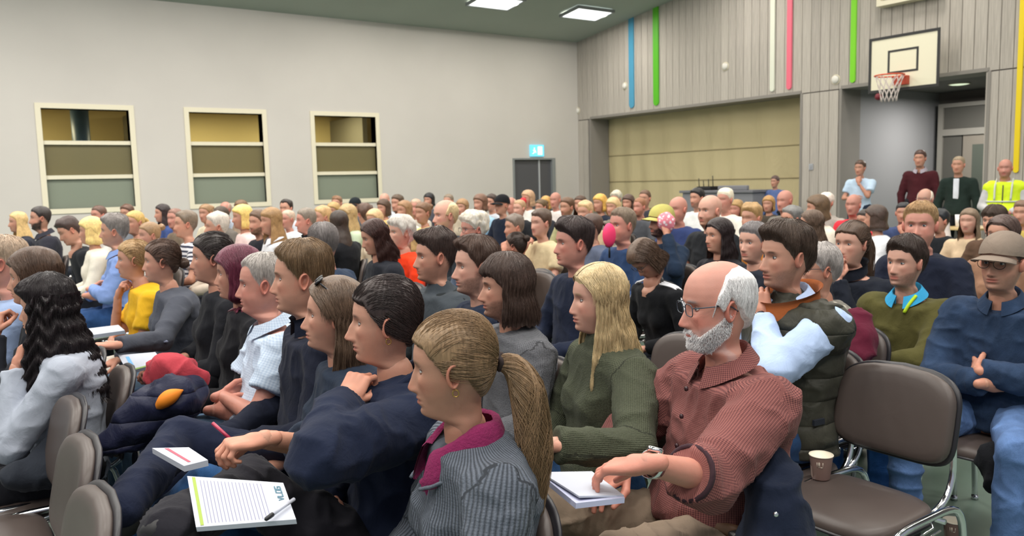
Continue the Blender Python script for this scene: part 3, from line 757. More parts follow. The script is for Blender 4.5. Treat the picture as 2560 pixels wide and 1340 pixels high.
def cloth_mat(kind, col, col2=None):
    key = f'cloth{kind}{col}{col2}'
    if key in M: return M[key]
    c = lin(col); m = newmat({'denim': 'denim', 'knit': 'knitted_wool', 'leather': 'leather'}.get(kind, 'fabric'), c, .88, spec=.14); t = NT(m)
    t.b.inputs['Sheen Weight'].default_value = .04; t.b.inputs['Sheen Roughness'].default_value = .5
    v = t.coords(); fold = t.noise(t.coords((1, 1, .7)), 16, 4, .55, .6); fine = t.noise(v, 380, 2)
    wear = t.noise(v, 7, 3)
    if kind == 'plain':
        t.base(t.ramp(wear, [(.3, sc(c, .88)), (.7, sc(c, 1.12))])); t.bump(t.math('ADD', fold, t.math('MULTIPLY', fine, .05)), .55, .012)
    elif kind == 'denim':
        t.base(t.ramp(t.math('ADD', t.math('MULTIPLY', wear, .8), t.math('MULTIPLY', fine, .25)), [(.35, sc(c, .62)), (.52, c), (.72, sc(c, 1.55))])); t.bump(t.math('ADD', fold, t.math('MULTIPLY', fine, .08)), .6, .012)
    elif kind in ('knit', 'rib', 'check', 'gingham', 'stripe'):
        at = t.new('ShaderNodeAttribute', attribute_name='Cuv'); sp = t.new('ShaderNodeSeparateXYZ'); t.link(at.outputs['Vector'], sp.inputs[0])
        U, W = t.math('ADD', sp.outputs[0], 5.0), t.math('ADD', sp.outputs[1], 5.0)
        if kind in ('knit', 'rib'):
            per = .0085 if kind == 'rib' else .0050
            rib = t.math('ABSOLUTE', t.math('SINE', t.math('MULTIPLY', U, 3.14159 / per)))
            st_ = t.math('ABSOLUTE', t.math('SINE', t.math('MULTIPLY', W, 3.14159 / (.0060 if kind == 'rib' else .0045))))
            n = t.noise(v, 170, 3, .7); k = .75 if kind == 'rib' else .22
            f = t.math('ADD', t.math('ADD', t.math('MULTIPLY', rib, k), t.math('MULTIPLY', st_, .05 if kind == 'rib' else .16)), t.math('MULTIPLY', n, .55))
            hi = .75 + k * .5
            t.base(t.ramp(t.math('DIVIDE', f, hi + .3), [(.15, sc(c, .50)), (.5, c), (.95, sc(c, 1.5))])); t.bump(t.math('ADD', f, t.math('MULTIPLY', fold, 1.2)), .9, .006)
        elif kind == 'stripe':
            d = lin(col2); s2 = t.math('LESS_THAN', t.math('FRACT', t.math('MULTIPLY', W, 26)), .45)
            t.base(t.mix(s2, c, d)); t.bump(fold, .5, .012)
        else:
            per = .0046 if kind == 'check' else .009; d = lin(col2)
            s1 = t.math('LESS_THAN', t.math('FRACT', t.math('MULTIPLY', U, 1 / per)), .5); s2 = t.math('LESS_THAN', t.math('FRACT', t.math('MULTIPLY', W, 1 / per)), .5)
            t.base(t.mix(t.math('MULTIPLY', t.math('ADD', s1, s2), .5), c, d)); t.bump(fold, .65, .014)
    elif kind == 'pattern':
        d = lin(col2); vo = t.new('ShaderNodeTexVoronoi'); vo.inputs['Scale'].default_value = 38; t.link(v, vo.inputs['Vector'])
        t.base(t.ramp(vo.outputs['Distance'], [(.25, d), (.45, c)])); t.bump(fold, .5, .012)
    elif kind == 'puffer':
        sp = t.new('ShaderNodeSeparateXYZ'); t.link(v, sp.inputs[0])
        q = t.math('ABSOLUTE', t.math('SINE', t.math('MULTIPLY', sp.outputs[2], 38)))
        t.b.inputs['Roughness'].default_value = .45; t.base(t.ramp(wear, [(.3, sc(c, .85)), (.7, sc(c, 1.15))])); t.bump(t.math('ADD', t.math('POWER', q, .5), t.math('MULTIPLY', fold, .7)), .8, .016)
    elif kind == 'leather':
        t.b.inputs['Roughness'].default_value = .38; t.b.inputs['Specular IOR Level'].default_value = .5; t.bump(t.noise(v, 300, 3), .15, .001)
    M[key] = m; return m
def simple(name, col, rough=.5, metal=0, spec=.5, bump=0, bs=200, **k):
    key = f's{name}{col}{rough}'
    if key in M: return M[key]
    m = newmat(name, lin(col), rough, metal, spec, **k)
    if bump:
        t = NT(m); t.bump(t.noise(t.coords(), bs, 3), bump, .002)
    M[key] = m; return m
M['sclera'] = newmat('eye_white', lin('#d8d0cc'), .15); M['iris'] = newmat('iris', lin('#4a5a62'), .2); M['pupil'] = newmat('pupil', (.01, .01, .01), .1)
# ---------------------------------------------------------------- the hall
def wallmat(name, col, rough=.85, bump=.08, scale=60):
    m = newmat(name, lin(col), rough, spec=.2); t = NT(m); v = t.coords()
    n = t.noise(v, .6, 3); t.base(t.ramp(n, [(.3, sc(lin(col), .96)), (.7, sc(lin(col), 1.03))])); t.bump(t.noise(v, scale, 3), bump, .002); return m
M['white_wall'] = wallmat('white_plaster', '#cdc8c2'); M['ceiling'] = wallmat('ceiling_board', '#a8b0a8', .9); M['cream'] = simple('cream_paint', '#e4dcc4', .55)
M['floor'] = newmat('sports_floor', lin('#66776a'), .38, spec=.35); _t = NT(M['floor']); _t.base(_t.ramp(_t.noise(_t.coords(), 1.4, 5), [(.3, lin('#5d6f62')), (.7, lin('#73857a'))])); _t.bump(_t.noise(_t.coords(), 220, 2), .05, .001)
_m = newmat('stained_wood', lin('#a39c95'), .75, spec=.2); _t = NT(_m); _v = _t.coords((1, 1, .04)); _g = _t.noise(_v, 55, 4, .6); _i = _t.new('ShaderNodeObjectInfo')
_f = _t.math('ADD', _t.math('MULTIPLY', _g, .8), _t.math('MULTIPLY', _i.outputs['Random'], .14))
_t.base(_t.ramp(_f, [(.25, lin('#a29b93')), (.5, lin('#bbb4ab')), (.8, lin('#cfc8be'))])); _t.bump(_g, .3, .003); M['plank'] = _m
M['chrome'] = newmat('chrome', (.78, .78, .80), .14, 1.0); M['black'] = simple('black_plastic', '#17171a', .45)
def box(name, b, mat, parent=None, bev=0.0):
    V, F = bx(*b, bev=bev); return obj(name, mesh_from(name, V, fixF(F), [mat], smooth=False), parent)
fl = struct(box('floor', (-9, WALLX + 4, -7, WALLY + .3, -.12, 0), M['floor']))
for nm, cy, w, col in (('trim_1', 4.0, .05, '#c7c7bc'), ('trim_2', 9.2, .05, '#3f6fa0')):
    struct(box(nm, (-9, WALLX - .3, cy, cy + w, 0, .002), simple('court_line' + nm, col, .4)))
# ceiling, sloping up towards the camera side
V = np.array([[-9, -7, ceil_z(-7)], [WALLX + .2, -7, ceil_z(-7)], [WALLX + .2, WALLY + .3, ceil_z(WALLY + .3)], [-9, WALLY + .3, ceil_z(WALLY + .3)]])
V = np.concatenate([V, V + [0, 0, .2]]); F = np.array([[0, 3, 2, 1], [4, 5, 6, 7], [0, 1, 5, 4], [1, 2, 6, 5], [2, 3, 7, 6], [3, 0, 4, 7]])
struct(obj('ceiling', mesh_from('ceiling', V, [F], [M['ceiling']], smooth=False)))
# back wall (white) with three windows and a door
WIN = [(1.42, 2.85), (3.92, 5.35), (6.46, 7.88)]; Z0, Z1 = 1.25, 3.04
def wall_piece(x0, x1, z0, z1): return bx(x0, x1, WALLY, WALLY + .25, z0, z1)
xs = [-9] + [v for w in WIN for v in w] + [11.57, 12.91, WALLX + .25]
pc = []
for i in range(0, len(xs) - 1):
    a, b_ = xs[i], xs[i + 1]
    if (a, b_) in WIN: pc += [wall_piece(a, b_, 0, Z0), wall_piece(a, b_, Z1, 7)]
    elif a == 11.57: pc += [wall_piece(a, b_, 2.12, 7)]
    else: pc += [wall_piece(a, b_, 0, 7)]
V, F = cat(pc)[:2]
struct(obj('wall_back', mesh_from('wall_back', V, F, [M['white_wall']], smooth=False)))
# room behind the windows, warmly lit
struct(box('wall_1', (-1, 10, 20.0, 20.2, 0, 4.4), wallmat('ochre_wall', '#b9aa7c')))
struct(box('floor_2', (-1, 10, WALLY + .25, 20.2, -.1, .0), M['cream'])); struct(box('ceiling_2', (-1, 10, WALLY + .25, 20.2, 3.9, 4.1), simple('dark_beam', '#5e4d3c', .7)))
struct(box('wall_2', (-1.2, -1, WALLY + .25, 20.2, 0, 4.1), M['cream'])); struct(box('wall_3', (10, 10.2, WALLY + .25, 20.2, 0, 4.1), M['cream']))
for i, x in enumerate((3.3, 8.2)): tag(box('partition', (x, x + .12, 18.0, 20.0, 0, 3.2), simple('partition', '#6d6a5c', .7)), ('dark partition wall behind the left interior window', 'dark partition wall behind the right interior window')[i], 'partition')
tag(mk('column', [tube([(2.15, 17.6, 0), (2.15, 17.6, 3.9)], .16, 20)], None, simple('steel_blue', '#3a5160', .4)), 'blue-grey round column behind the left interior window', 'column')
tag(box('beam', (-1, 10, 18.3, 18.5, 3.35, 3.55), simple('dark_beam', '#5e4d3c', .7)), 'dark wooden beam seen through the interior windows', 'beam')
for x in (.6, 4.6, 7.0):
    area('room_lamp', (x, 18.2, 3.3), 1.2, 95, (1.0, .84, .52))
M['clear'] = newmat('window_glass', (.9, .95, .93), .02, spec=.5, Transmission_Weight=1.0, IOR=1.1); M['clear'].node_tree.nodes['Principled BSDF'].inputs['Roughness'].default_value = .03
for c_, nm in (('#857c56', 'film2'), ('#8c9484', 'film3')):
    M[nm] = newmat('frosted_film', lin(c_), .32, spec=.5); M[nm].node_tree.nodes['Principled BSDF'].inputs['Transmission Weight'].default_value = .35 if nm == 'film2' else .1
for k, (a, b_) in enumerate(WIN):
    w = bpy.data.objects.new(f'window_{k + 1}', None); C.objects.link(w); w.location = (a, WALLY, Z0); w['kind'] = 'structure'
    W_, H_ = b_ - a, Z1 - Z0
    def lb(n, b4, m): o = box(n, b4, m, w); return o
    V, F = cat([bx(-.09, 0, -.02, .25, -.09, H_ + .09), bx(W_, W_ + .09, -.02, .25, -.09, H_ + .09), bx(0, W_, -.02, .25, H_, H_ + .09), bx(0, W_, -.02, .25, -.09, 0)])[:2]
    obj('window_frame', mesh_from('window_frame', V, F, [M['cream']], smooth=False), w)
    lb('mullion', (0, W_, .02, .12, 1.15, 1.22), M['cream']); lb('mullion', (0, W_, .02, .12, .53, .60), M['cream'])
    lb('pane', (0, W_, .08, .09, 1.22, H_), M['clear']); lb('pane', (0, W_, .08, .09, .60, 1.15), M['film2']); lb('pane', (0, W_, .08, .09, 0, .53), M['film3'])
# door
d = bpy.data.objects.new('door_1', None); C.objects.link(d); d.location = (11.57, WALLY, 0); d['kind'] = 'structure'
dg = simple('dark_grey_door', '#55555a', .5)
box('door_leaf', (.05, .84, .06, .11, 0, 2.08), dg, d); box('door_leaf', (.88, 1.24, .06, .11, 0, 2.08), dg, d); box('seal_strip', (.84, .88, .04, .11, 0, 2.08), simple('pale_metal', '#b9bcc0', .4), d)
V, F = cat([bx(0, .05, -.02, .25, 0, 2.12), bx(1.24, 1.34, -.02, .25, 0, 2.12), bx(.05, 1.24, -.02, .25, 2.08, 2.12)])[:2]
obj('door_frame', mesh_from('door_frame', V, F, [simple('grey_frame', '#8b8f90', .5)], smooth=False), d)
_h = tube([(.78, .02, 1.02), (.66, .02, 1.02)], .012, 8); obj('door_handle', mesh_from('door_handle', _h[0], fixF(_h[1]), [M['chrome']]), d)
struct(box('wall_4', (11, 13.6, WALLY + .3, WALLY + .4, 0, 2.6), dg))
# exit sign
t = thing('exit_sign', 'lit blue emergency exit sign above the grey door', 'exit sign', (12.1, WALLY - .005, 2.16))
es = simple('lit_sign', '#58c8ea', .4); es.node_tree.nodes['Principled BSDF'].inputs['Emission Color'].default_value = (*lin('#7fd8f2'), 1); es.node_tree.nodes['Principled BSDF'].inputs['Emission Strength'].default_value = .75
ew = simple('lit_white', '#e8fbff', .4); ew.node_tree.nodes['Principled BSDF'].inputs['Emission Color'].default_value = (.8, 1, 1, 1); ew.node_tree.nodes['Principled BSDF'].inputs['Emission Strength'].default_value = 1.0
box('sign_face', (0, .42, -.05, 0, 0, .29), es, t)
V, F = cat([bx(.22, .36, -.056, -.05, .04, .25), bx(.10, .13, -.056, -.05, .18, .22), tuple(tube([(.07, -.054, .15), (.13, -.054, .16), (.16, -.054, .09)], .012, 6)), tuple(tube([(.13, -.054, .16), (.09, -.054, .08), (.05, -.054, .07)], .012, 6))])[:2]
obj('pictogram', mesh_from('pictogram', V, fixF(F), [ew], smooth=False), t)
# right wall: vertical boards over two recesses
wr = bpy.data.objects.new('wall_right', None); C.objects.link(wr); wr['kind'] = 'structure'
SOF = 3.1; BAY = (9.80, 16.10); ALC = (6.35, 8.95)
backm = simple('wall_backing', '#6f6a66', .8)
V, F = cat([bx(WALLX + .03, WALLX + .25, -7, WALLY + .2, SOF, 8.5), bx(WALLX + .03, WALLX + .25, BAY[1], WALLY + .2, 0, SOF), bx(WALLX + .03, WALLX + .25, ALC[1], BAY[0], 0, SOF), bx(WALLX + .03, WALLX + .25, -7, ALC[0], 0, SOF)])[:2]
obj('wall_backing', mesh_from('wall_backing', V, F, [backm], smooth=False), wr)
pm = {}
def plank(y, w, z0, z1):
    k = (round(w, 3), round(z1 - z0, 2))
    if k not in pm:
        L = z1 - z0; V, F = bx(0, .03, .003, w - .003, 0, L); Fs = [F]
        V = V.copy(); V[(V[:, 0] < .01) & (V[:, 1] < .01), 1] += .003; V[(V[:, 0] < .01) & (V[:, 1] > w - .01), 1] -= .003
        pm[k] = mesh_from('plank', V, Fs, [M['plank']], smooth=False)
    o = obj('plank', pm[k], wr, loc=(WALLX, y, z0))
PW = .2
y = -1.0
while y < WALLY - .01:
    w = min(PW, WALLY - y); z1 = round(ceil_z(y) + .12, 1)
    plank(y, w, SOF, z1)
    inb = BAY[0] - .01 < y + w / 2 < BAY[1] or ALC[0] < y + w / 2 < ALC[1]
    if not inb:
        zz = 3.05 if y > 6 else 3.05
        plank(y, w, 0, SOF - .02)
    y += PW
# edge trims of the recesses
for i, (a, b_) in enumerate((BAY, ALC)):
    V, F = cat([bx(WALLX - .012, WALLX + .6, a - .03, a + .02, 0, SOF), bx(WALLX - .012, WALLX + .6, b_ - .02, b_ + .03, 0, SOF), bx(WALLX - .012, WALLX + .6, a, b_, SOF - .01, SOF + .05)])[:2]
    struct(obj(f'trim_{i + 3}', mesh_from('trim', V, F, [simple('recess_trim', '#8e8983', .7)], smooth=False)))
# bay: soffit, returns and the drawn tan curtain
gm = simple('bay_grey', '#7d7f80', .8)
struct(box('ceiling_3', (WALLX + .25, 15.2, BAY[0] - .1, BAY[1] + .3, SOF + .05, SOF + .2), simple('soffit_dark', '#6a6864', .8)))
struct(box('wall_5', (WALLX + .25, 15.2, BAY[1], BAY[1] + .15, 0, SOF + .1), gm)); struct(box('wall_6', (WALLX + .25, 15.2, BAY[0] - .15, BAY[0], 0, SOF + .1), gm)); struct(box('wall_7', (15.1, 15.2, BAY[0], BAY[1], 0, SOF + .1), gm))
t = thing('curtain', 'tan stage curtain with horizontal seams filling the long wall recess', 'curtain', (14.3, BAY[0], 0))
ctm = simple('tan_curtain', '#c6b890', .85); _n = NT(ctm); _n.bump(_n.noise(_n.coords((1, 1.0, .35)), 3.2, 3, .5, 1.0), .7, .06)
ny, nz = 120, 6
zz_ = [0.02, .78, .80, 1.46, 1.48, 2.13, 2.15, 3.12]
for k in range(4):
    za, zb = zz_[2 * k], zz_[2 * k + 1]
    Y = np.linspace(.0, BAY[1] - BAY[0], ny); Zs = np.linspace(za, zb, nz); YY, ZZ = np.meshgrid(Y, Zs, indexing='ij')
    X = .035 * np.sin(YY * 9 + .8 * np.sin(YY * 2.3)) * (1 - .5 * (ZZ / 3.1)) + .05 * (vnoise(np.stack([YY, ZZ, YY * 0], -1), .7, 3) - .5)
    V = np.stack([X, YY, ZZ], -1).reshape(-1, 3); F = grid_faces(ny, nz, wrap=False); V2 = V + [.012, 0, 0]
    obj('curtain_panel', mesh_from('curtain_panel', np.concatenate([V, V2]), [np.concatenate([F[:, ::-1], F + len(V)])], [ctm]), t)
    if k:
        P = np.stack([X[:, 0] - .006, Y, np.full(ny, za - .01)], 1); q = tube(P, .012, 5); obj('seam', mesh_from('seam', q[0], fixF(q[1]), [simple('curtain_seam', '#9a8d6c', .85)]), t)
# alcove with a grey side wall and a glazed door frame
ag = simple('alcove_grey', '#a3a3a7', .6)
struct(box('wall_8', (WALLX + .25, 17.2, ALC[1], ALC[1] + .15, 0, SOF + .1), ag)); struct(box('wall_9', (17.2, 17.35, ALC[0] - 2.4, ALC[1], 0, SOF + .1), simple('alcove_back', '#6f6a64', .8)))
struct(box('ceiling_4', (WALLX + .25, 17.3, ALC[0] - 2.4, ALC[1] + .1, SOF + .05, SOF + .2), simple('soffit_dark', '#6a6864', .8))); struct(box('wall_10', (WALLX + .25, 17.2, ALC[0] - 2.5, ALC[0] - 2.35, 0, SOF + .1), ag))
d = bpy.data.objects.new('door_2', None); C.objects.link(d); d.location = (16.9, 6.35, 0); d['kind'] = 'structure'
fm_ = simple('door_frame_grey', '#97938c', .5); lf = simple('door_leaf_taupe', '#8c847a', .6)
V, F = cat([bx(-.02, .1, 0, .07, 0, 2.9), bx(-.02, .1, 2.35, 2.45, 0, 2.9), bx(-.02, .1, .07, 2.35, 2.82, 2.9), bx(-.02, .1, .07, 2.35, 2.25, 2.38)])[:2]
obj('door_frame', mesh_from('door_frame', V, F, [fm_], smooth=False), d); box('transom_panel', (.03, .07, .07, 2.35, 2.38, 2.82), simple('transom_dark', '#5c5a55', .5), d)
box('door_leaf', (.02, .06, .10, 1.95, 0, 2.25), lf, d); box('door_window', (-.01, .015, 1.05, 1.75, .5, 2.05), simple('dull_glass', '#5a6058', .2), d); box('side_light', (.03, .06, 1.98, 2.35, 0, 2.25), simple('transom_dark', '#5c5a55', .5), d)
t = thing('recess_downlight', 'round lit downlight in the dark alcove ceiling', 'ceiling light', tuple(at_z(2398, 210, SOF + .04)))
V, F = uv_sphere((0, 0, 0), 1, 8, 20); V = V * [.17, .17, .025]
lm_ = simple('downlight', '#dcecc8', .5); lm_.node_tree.nodes['Principled BSDF'].inputs['Emission Color'].default_value = (*lin('#e6f4d2'), 1); lm_.node_tree.nodes['Principled BSDF'].inputs['Emission Strength'].default_value = .9
obj('lamp_disc', mesh_from('lamp_disc', V, [F], [lm_]), t); q = tube([(.175 * math.cos(a), .175 * math.sin(a), .0) for a in np.linspace(0, 6.2832, 24, endpoint=False)], .012, 6, closed=True); obj('lamp_ring', mesh_from('lamp_ring', q[0], fixF(q[1]), [M['cream']]), t)
_pl = area('alcove_lamp', (15.6, 7.6, 3.0), .5, 70, (1, .97, .9))
# ceiling panels
lit = simple('panel_light', '#ffffff', .4); lit.node_tree.nodes['Principled BSDF'].inputs['Emission Color'].default_value = (.97, 1, 1, 1); lit.node_tree.nodes['Principled BSDF'].inputs['Emission Strength'].default_value = 2.2
lab = {(1, 0): 'lit ceiling panel on the left, nearer the middle of the ceiling', (2, 0): 'lit ceiling panel on the right, beside the slatted wall'}
for i, x in enumerate((6.6, 9.2, 11.7)):
    for j, y in enumerate((14.1, 10.6, 7.1, 3.6, .1)):
        z = ceil_z(y + .35)
        t = thing('ceiling_light', lab.get((i, j), 'white square ceiling light panel outside the picture'), 'ceiling light', (x, y, z), 0, None if (i, j) in lab else 'ceiling panels beyond the frame')
        t.rotation_euler = (-math.atan(.12), 0, 0)
        box('diffuser', (.04, 1.04, .04, .66, -.03, -.015), lit, t)
        V, F = cat([bx(0, 1.08, 0, .04, -.045, .02), bx(0, 1.08, .66, .70, -.045, .02), bx(0, .04, .04, .66, -.045, .02), bx(1.04, 1.08, .04, .66, -.045, .02)])[:2]
        obj('frame', mesh_from('light_frame', V, F, [simple('grey_frame', '#8b8f90', .5)], smooth=False), t)
        area('panel_lamp', (x + .54, y + .35, z - .07), 1.0, LAMP_W, (1, .95, .86), size_y=.62)
for x in (-6, -3.4, -.8, 1.8, 4.2):
    for y in (12.4, 8.6, 4.4, .4, -3.4):
        area('panel_lamp', (x + .54, y + .35, ceil_z(y) - .1), 1.0, LAMP_W, (1, .96, .90), size_y=.62)
# coloured bands on the boards
k1 = WALLX / 13.0
for nm, px, py0, wpx, col, low in (('blue', 1580, 270, 12, '#4e9cc0', 0), ('green', 1641, 264, 13, '#58b820', 0), ('white', 1931, 229, 11, '#e2e4d4', 0), ('pink', 1973, 224, 12, '#ee6f86', 0), ('lime', 2132, 207, 13, '#7ed61e', 0), ('yellow', 2540, 432, 13, '#f2d40c', 0)):
    p = at_x(px, py0, WALLX - .01); w_ = abs(at_x(px - wpx / 2, 200, WALLX)[1] - at_x(px + wpx / 2, 200, WALLX)[1])
    yc, z0 = p[1], p[2]; a = np.linspace(np.pi, 2 * np.pi, 9)
    out = [(w_ / 2 * math.cos(q), z0 + w_ / 2 + w_ / 2 * math.sin(q)) for q in a] + [(w_ / 2, ceil_z(yc) + .05), (-w_ / 2, ceil_z(yc) + .05)]
    n = len(out); V = np.array([(0, yy, zz) for yy, zz in out] + [(.03, yy, zz) for yy, zz in out])
    bm = bmesh.new(); vs_ = [bm.verts.new(v) for v in V]; bm.faces.new(vs_[:n]); bm.faces.new(vs_[n:][::-1])
    for i in range(n): bm.faces.new([vs_[i], vs_[n + i], vs_[n + (i + 1) % n], vs_[(i + 1) % n]])
    bmesh.ops.recalc_face_normals(bm, faces=bm.faces); me = bpy.data.meshes.new('wall_band'); bm.to_mesh(me); bm.free(); me.materials.append(simple('band_' + nm, col, .5))
    o = obj('wall_band', me, loc=(WALLX - .03, yc, 0)); tag(o, {'blue': 'blue vertical band on the slatted wall, nearest the room corner', 'green': 'dark green vertical band beside the blue one', 'white': 'white vertical band on the slatted wall', 'pink': 'pink vertical band right of the white one', 'lime': 'bright green vertical band left of the basketball board', 'yellow': 'long yellow vertical band at the right edge'}[nm], 'wall band')
# small fittings on the boards
for px, py, lb_ in ((1561, 215, 'small white dome sensor left of the blue band'), (1812, 166, 'small white dome sensor between the green and white bands'), (2088, 199, 'round white wall fitting left of the bright green band'), (1443, 277, 'small white knob at the room corner')):
    p = at_x(px, py, WALLX - .02); V, F = uv_sphere((0, 0, 0), .075, 8, 14); V = V * [.5, 1, 1]
    r = thing('wall_sensor', lb_, 'sensor', tuple(p)); obj('dome', mesh_from('dome', V, [F], [simple('sensor_white', '#e6e2da', .4)]), r)
    q = tube([(.015, .085 * math.cos(a), .085 * math.sin(a)) for a in np.linspace(0, 6.2832, 18, endpoint=False)], .010, 6, closed=True); obj('ring', mesh_from('ring', q[0], fixF(q[1]), [M['cream']]), r)
p = at_x(2028, 417, WALLX - .005); r = thing('wall_switch', 'small pale switch plate on the wooden post', 'switch', tuple(p)); box('plate', (-.012, 0, -.045, .045, -.06, .06), simple('switch_grey', '#aeb0b6', .4), r, .004); box('rocker', (-.018, -.01, -.02, .02, -.03, .03), simple('switch_grey', '#9ea0a6', .4), r)
# framed box high on the wall
t = thing('wall_vent', 'pale framed box above the basketball board, cut by the top edge', 'vent', (WALLX, 7.1, 4.40))
V, F = cat([bx(-.22, -.0, 0, .08, 0, 1.0), bx(-.22, 0, .98, 1.06, 0, 1.0), bx(-.22, 0, .08, .98, 0, .08), bx(-.22, 0, .08, .98, .92, 1.0)])[:2]
obj('vent_frame', mesh_from('vent_frame', V, F, [M['cream']], smooth=False), t); box('vent_back', (-.06, -.03, .08, .98, .08, .92), simple('vent_grey', '#9aa0a0', .5), t)
for k in range(6): box('slat', (-.17, -.10, .08, .98, .13 + k * .135, .145 + k * .135), simple('vent_slat', '#b9bcb8', .5), t)
# basketball backboard
t = thing('basketball_backboard', 'white basketball backboard with black border, orange rim and net', 'basketball hoop', (13.2, 6.9, 2.915))
W_, H_ = 1.18, .885
box('board', (0, .04, 0, W_, 0, H_), simple('board_white', '#f0ead0', .5), t, .004)
def rect(n, y0, y1, z0, z1, w, m, x=-.004):
    V, F = cat([bx(x, 0, y0, y1, z0, z0 + w), bx(x, 0, y0, y1, z1 - w, z1), bx(x, 0, y0, y0 + w, z0 + w, z1 - w), bx(x, 0, y1 - w, y1, z0 + w, z1 - w)])[:2]; obj(n, mesh_from(n, V, F, [m], smooth=False), t)
bk = simple('black_line', '#2c2c2c', .5); rect('border', -.02, W_ + .02, -.02, H_ + .02, .045, bk, -.01); rect('target_square', .33, .86, .27, .66, .035, bk)
a = np.linspace(0, 2 * np.pi, 32, endpoint=False); og = simple('rim_orange', '#e0552e', .4); ry, rx, rz = .59, -.40, .20
q = [tube(np.stack([rx + .225 * np.cos(a), ry + .225 * np.sin(a), np.full(32, rz)], 1), .012, 8, closed=True), tube([(rx + .2, ry - .1, rz), (0, ry - .1, rz - .02)], .012, 6), tube([(rx + .2, ry + .1, rz), (0, ry + .1, rz - .02)], .012, 6)]
V, F = cat(q)[:2]; obj('rim', mesh_from('rim', V, fixF(F), [og]), t); box('bracket', (-.10, 0, ry - .12, ry + .12, rz - .14, rz + .01), simple('bracket_red', '#b8442c', .5), t, .01)
q = []
for k in range(12):
    for sg in (-1, 1):
        tt = np.linspace(0, 1, 9); rr = .225 - .105 * np.sin(tt * 1.45); an = k * np.pi / 6 + sg * tt * 1.05
        q.append(tube(np.stack([rx + rr * np.cos(an), ry + rr * np.sin(an), rz - .42 * tt], 1), .006, 4))
V, F = cat(q)[:2]; obj('net', mesh_from('net', V, fixF(F), [simple('net_white', '#e8dcd6', .8)]), t)
V, F = cat([tube([(.05, .30, .45), (.465, .30, .55)], .03, 8), tube([(.05, .88, .45), (.465, .88, .55)], .03, 8), tube([(.05, .3, .1), (.47, .3, .1)], .02, 8)])[:2]; obj('wall_arm', mesh_from('wall_arm', V, fixF(F), [simple('arm_grey', '#55565a', .5)]), t)
V, F = uv_sphere((-.02, 1.0, -.09), .06, 8, 12); obj('height_crank', mesh_from('height_crank', V, [F], [simple('crank_red', '#7c2432', .5)]), t)
# technician's desk
t = thing('equipment_desk', 'long grey equipment desk in front of the tan curtain', 'desk', (12.2, 9.75, 0))
dm = simple('desk_grey', '#84848a', .8)
box('desk_body', (0, .55, 0, 1.75, 0, 1.22), dm, t, .02); box('desk_top', (-.04, .6, -.03, 1.8, 1.22, 1.27), simple('desk_top', '#75757b', .6), t, .01); box('screen_panel', (.02, .10, .15, .85, 1.27, 1.36), dm, t, .02)
t = thing('mixing_console', 'black audio mixer with upright cables on the grey desk', 'mixer', (12.3, 10.85, 1.271))
box('console', (0, .35, 0, .40, 0, .06), M['black'], t, .01); V, F = bx(.02, .3, .03, .37, .06, .075); obj('fader_panel', mesh_from('fader_panel', V, [F], [simple('panel_dark', '#2c2c30', .5)], smooth=False), t)
for k, (yy, hh) in enumerate(((.02, .22), (.13, .16), (.26, .13), (.38, .18))): q = tube([(.1, yy, .06), (.1, yy + .01, .06 + hh)], .009, 6); obj('antenna', mesh_from('antenna', q[0], fixF(q[1]), [M['black']]), t)
# table with cup near the alcove
tp = at_z(2392, 566, .76)
t = thing('side_table', 'small light wooden table by the alcove with a white container on it', 'table', (tp[0], tp[1], 0))
box('tabletop', (-.35, .35, -.45, .45, .73, .76), simple('birch', '#d9bb85', .5), t, .006)
for a_ in (-.31, .31):
    for b_ in (-.41, .41): box('leg', (a_ - .02, a_ + .02, b_ - .02, b_ + .02, 0, .73), M['chrome'], t)
V, F = cat([tube([(0, 0, 0), (0, 0, .17)], [.062, .074], 18)])[:2]; o = obj('container', mesh_from('container', V, fixF(F), [simple('paper_white', '#f2f2f6', .6)]), loc=(tp[0] - .1, tp[1] - .1, .7605)); tag(o, 'tall white container standing on the light wooden table', 'container')
# ---------------------------------------------------------------- a whole person
BUILD = {'m': dict(fat=.000, w=1.00, bust=0, belly=.05, arm=1.0), 'mb': dict(fat=.018, w=1.08, bust=0.05, belly=.40, arm=1.08),
         'ms': dict(fat=-.006, w=.93, bust=0, belly=0, arm=.88), 'f': dict(fat=.002, w=.88, bust=.28, belly=.08, arm=.86), 'fb': dict(fat=.020, w=.98, bust=.35, belly=.30, arm=1.05)}
SKIN = {'a': (.55, .285, .200), 'b': (.48, .245, .165), 'c': (.62, .345, .26), 'd': (.36, .18, .12), 'r': (.56, .262, .20)}
_cache = {}
def cached(key, fn):
    if key not in _cache: _cache[key] = fn()
    return _cache[key]
def rotm(yaw, pitch, roll):
    y, p, r = (math.radians(v) for v in (yaw, pitch, roll))
    Rz = np.array([[math.cos(y), -math.sin(y), 0], [math.sin(y), math.cos(y), 0], [0, 0, 1]])
    Ry = np.array([[math.cos(p), 0, math.sin(p)], [0, 1, 0], [-math.sin(p), 0, math.cos(p)]])
    Rx = np.array([[1, 0, 0], [0, math.cos(r), -math.sin(r)], [0, math.sin(r), math.cos(r)]])
    return Rz @ Ry @ Rx
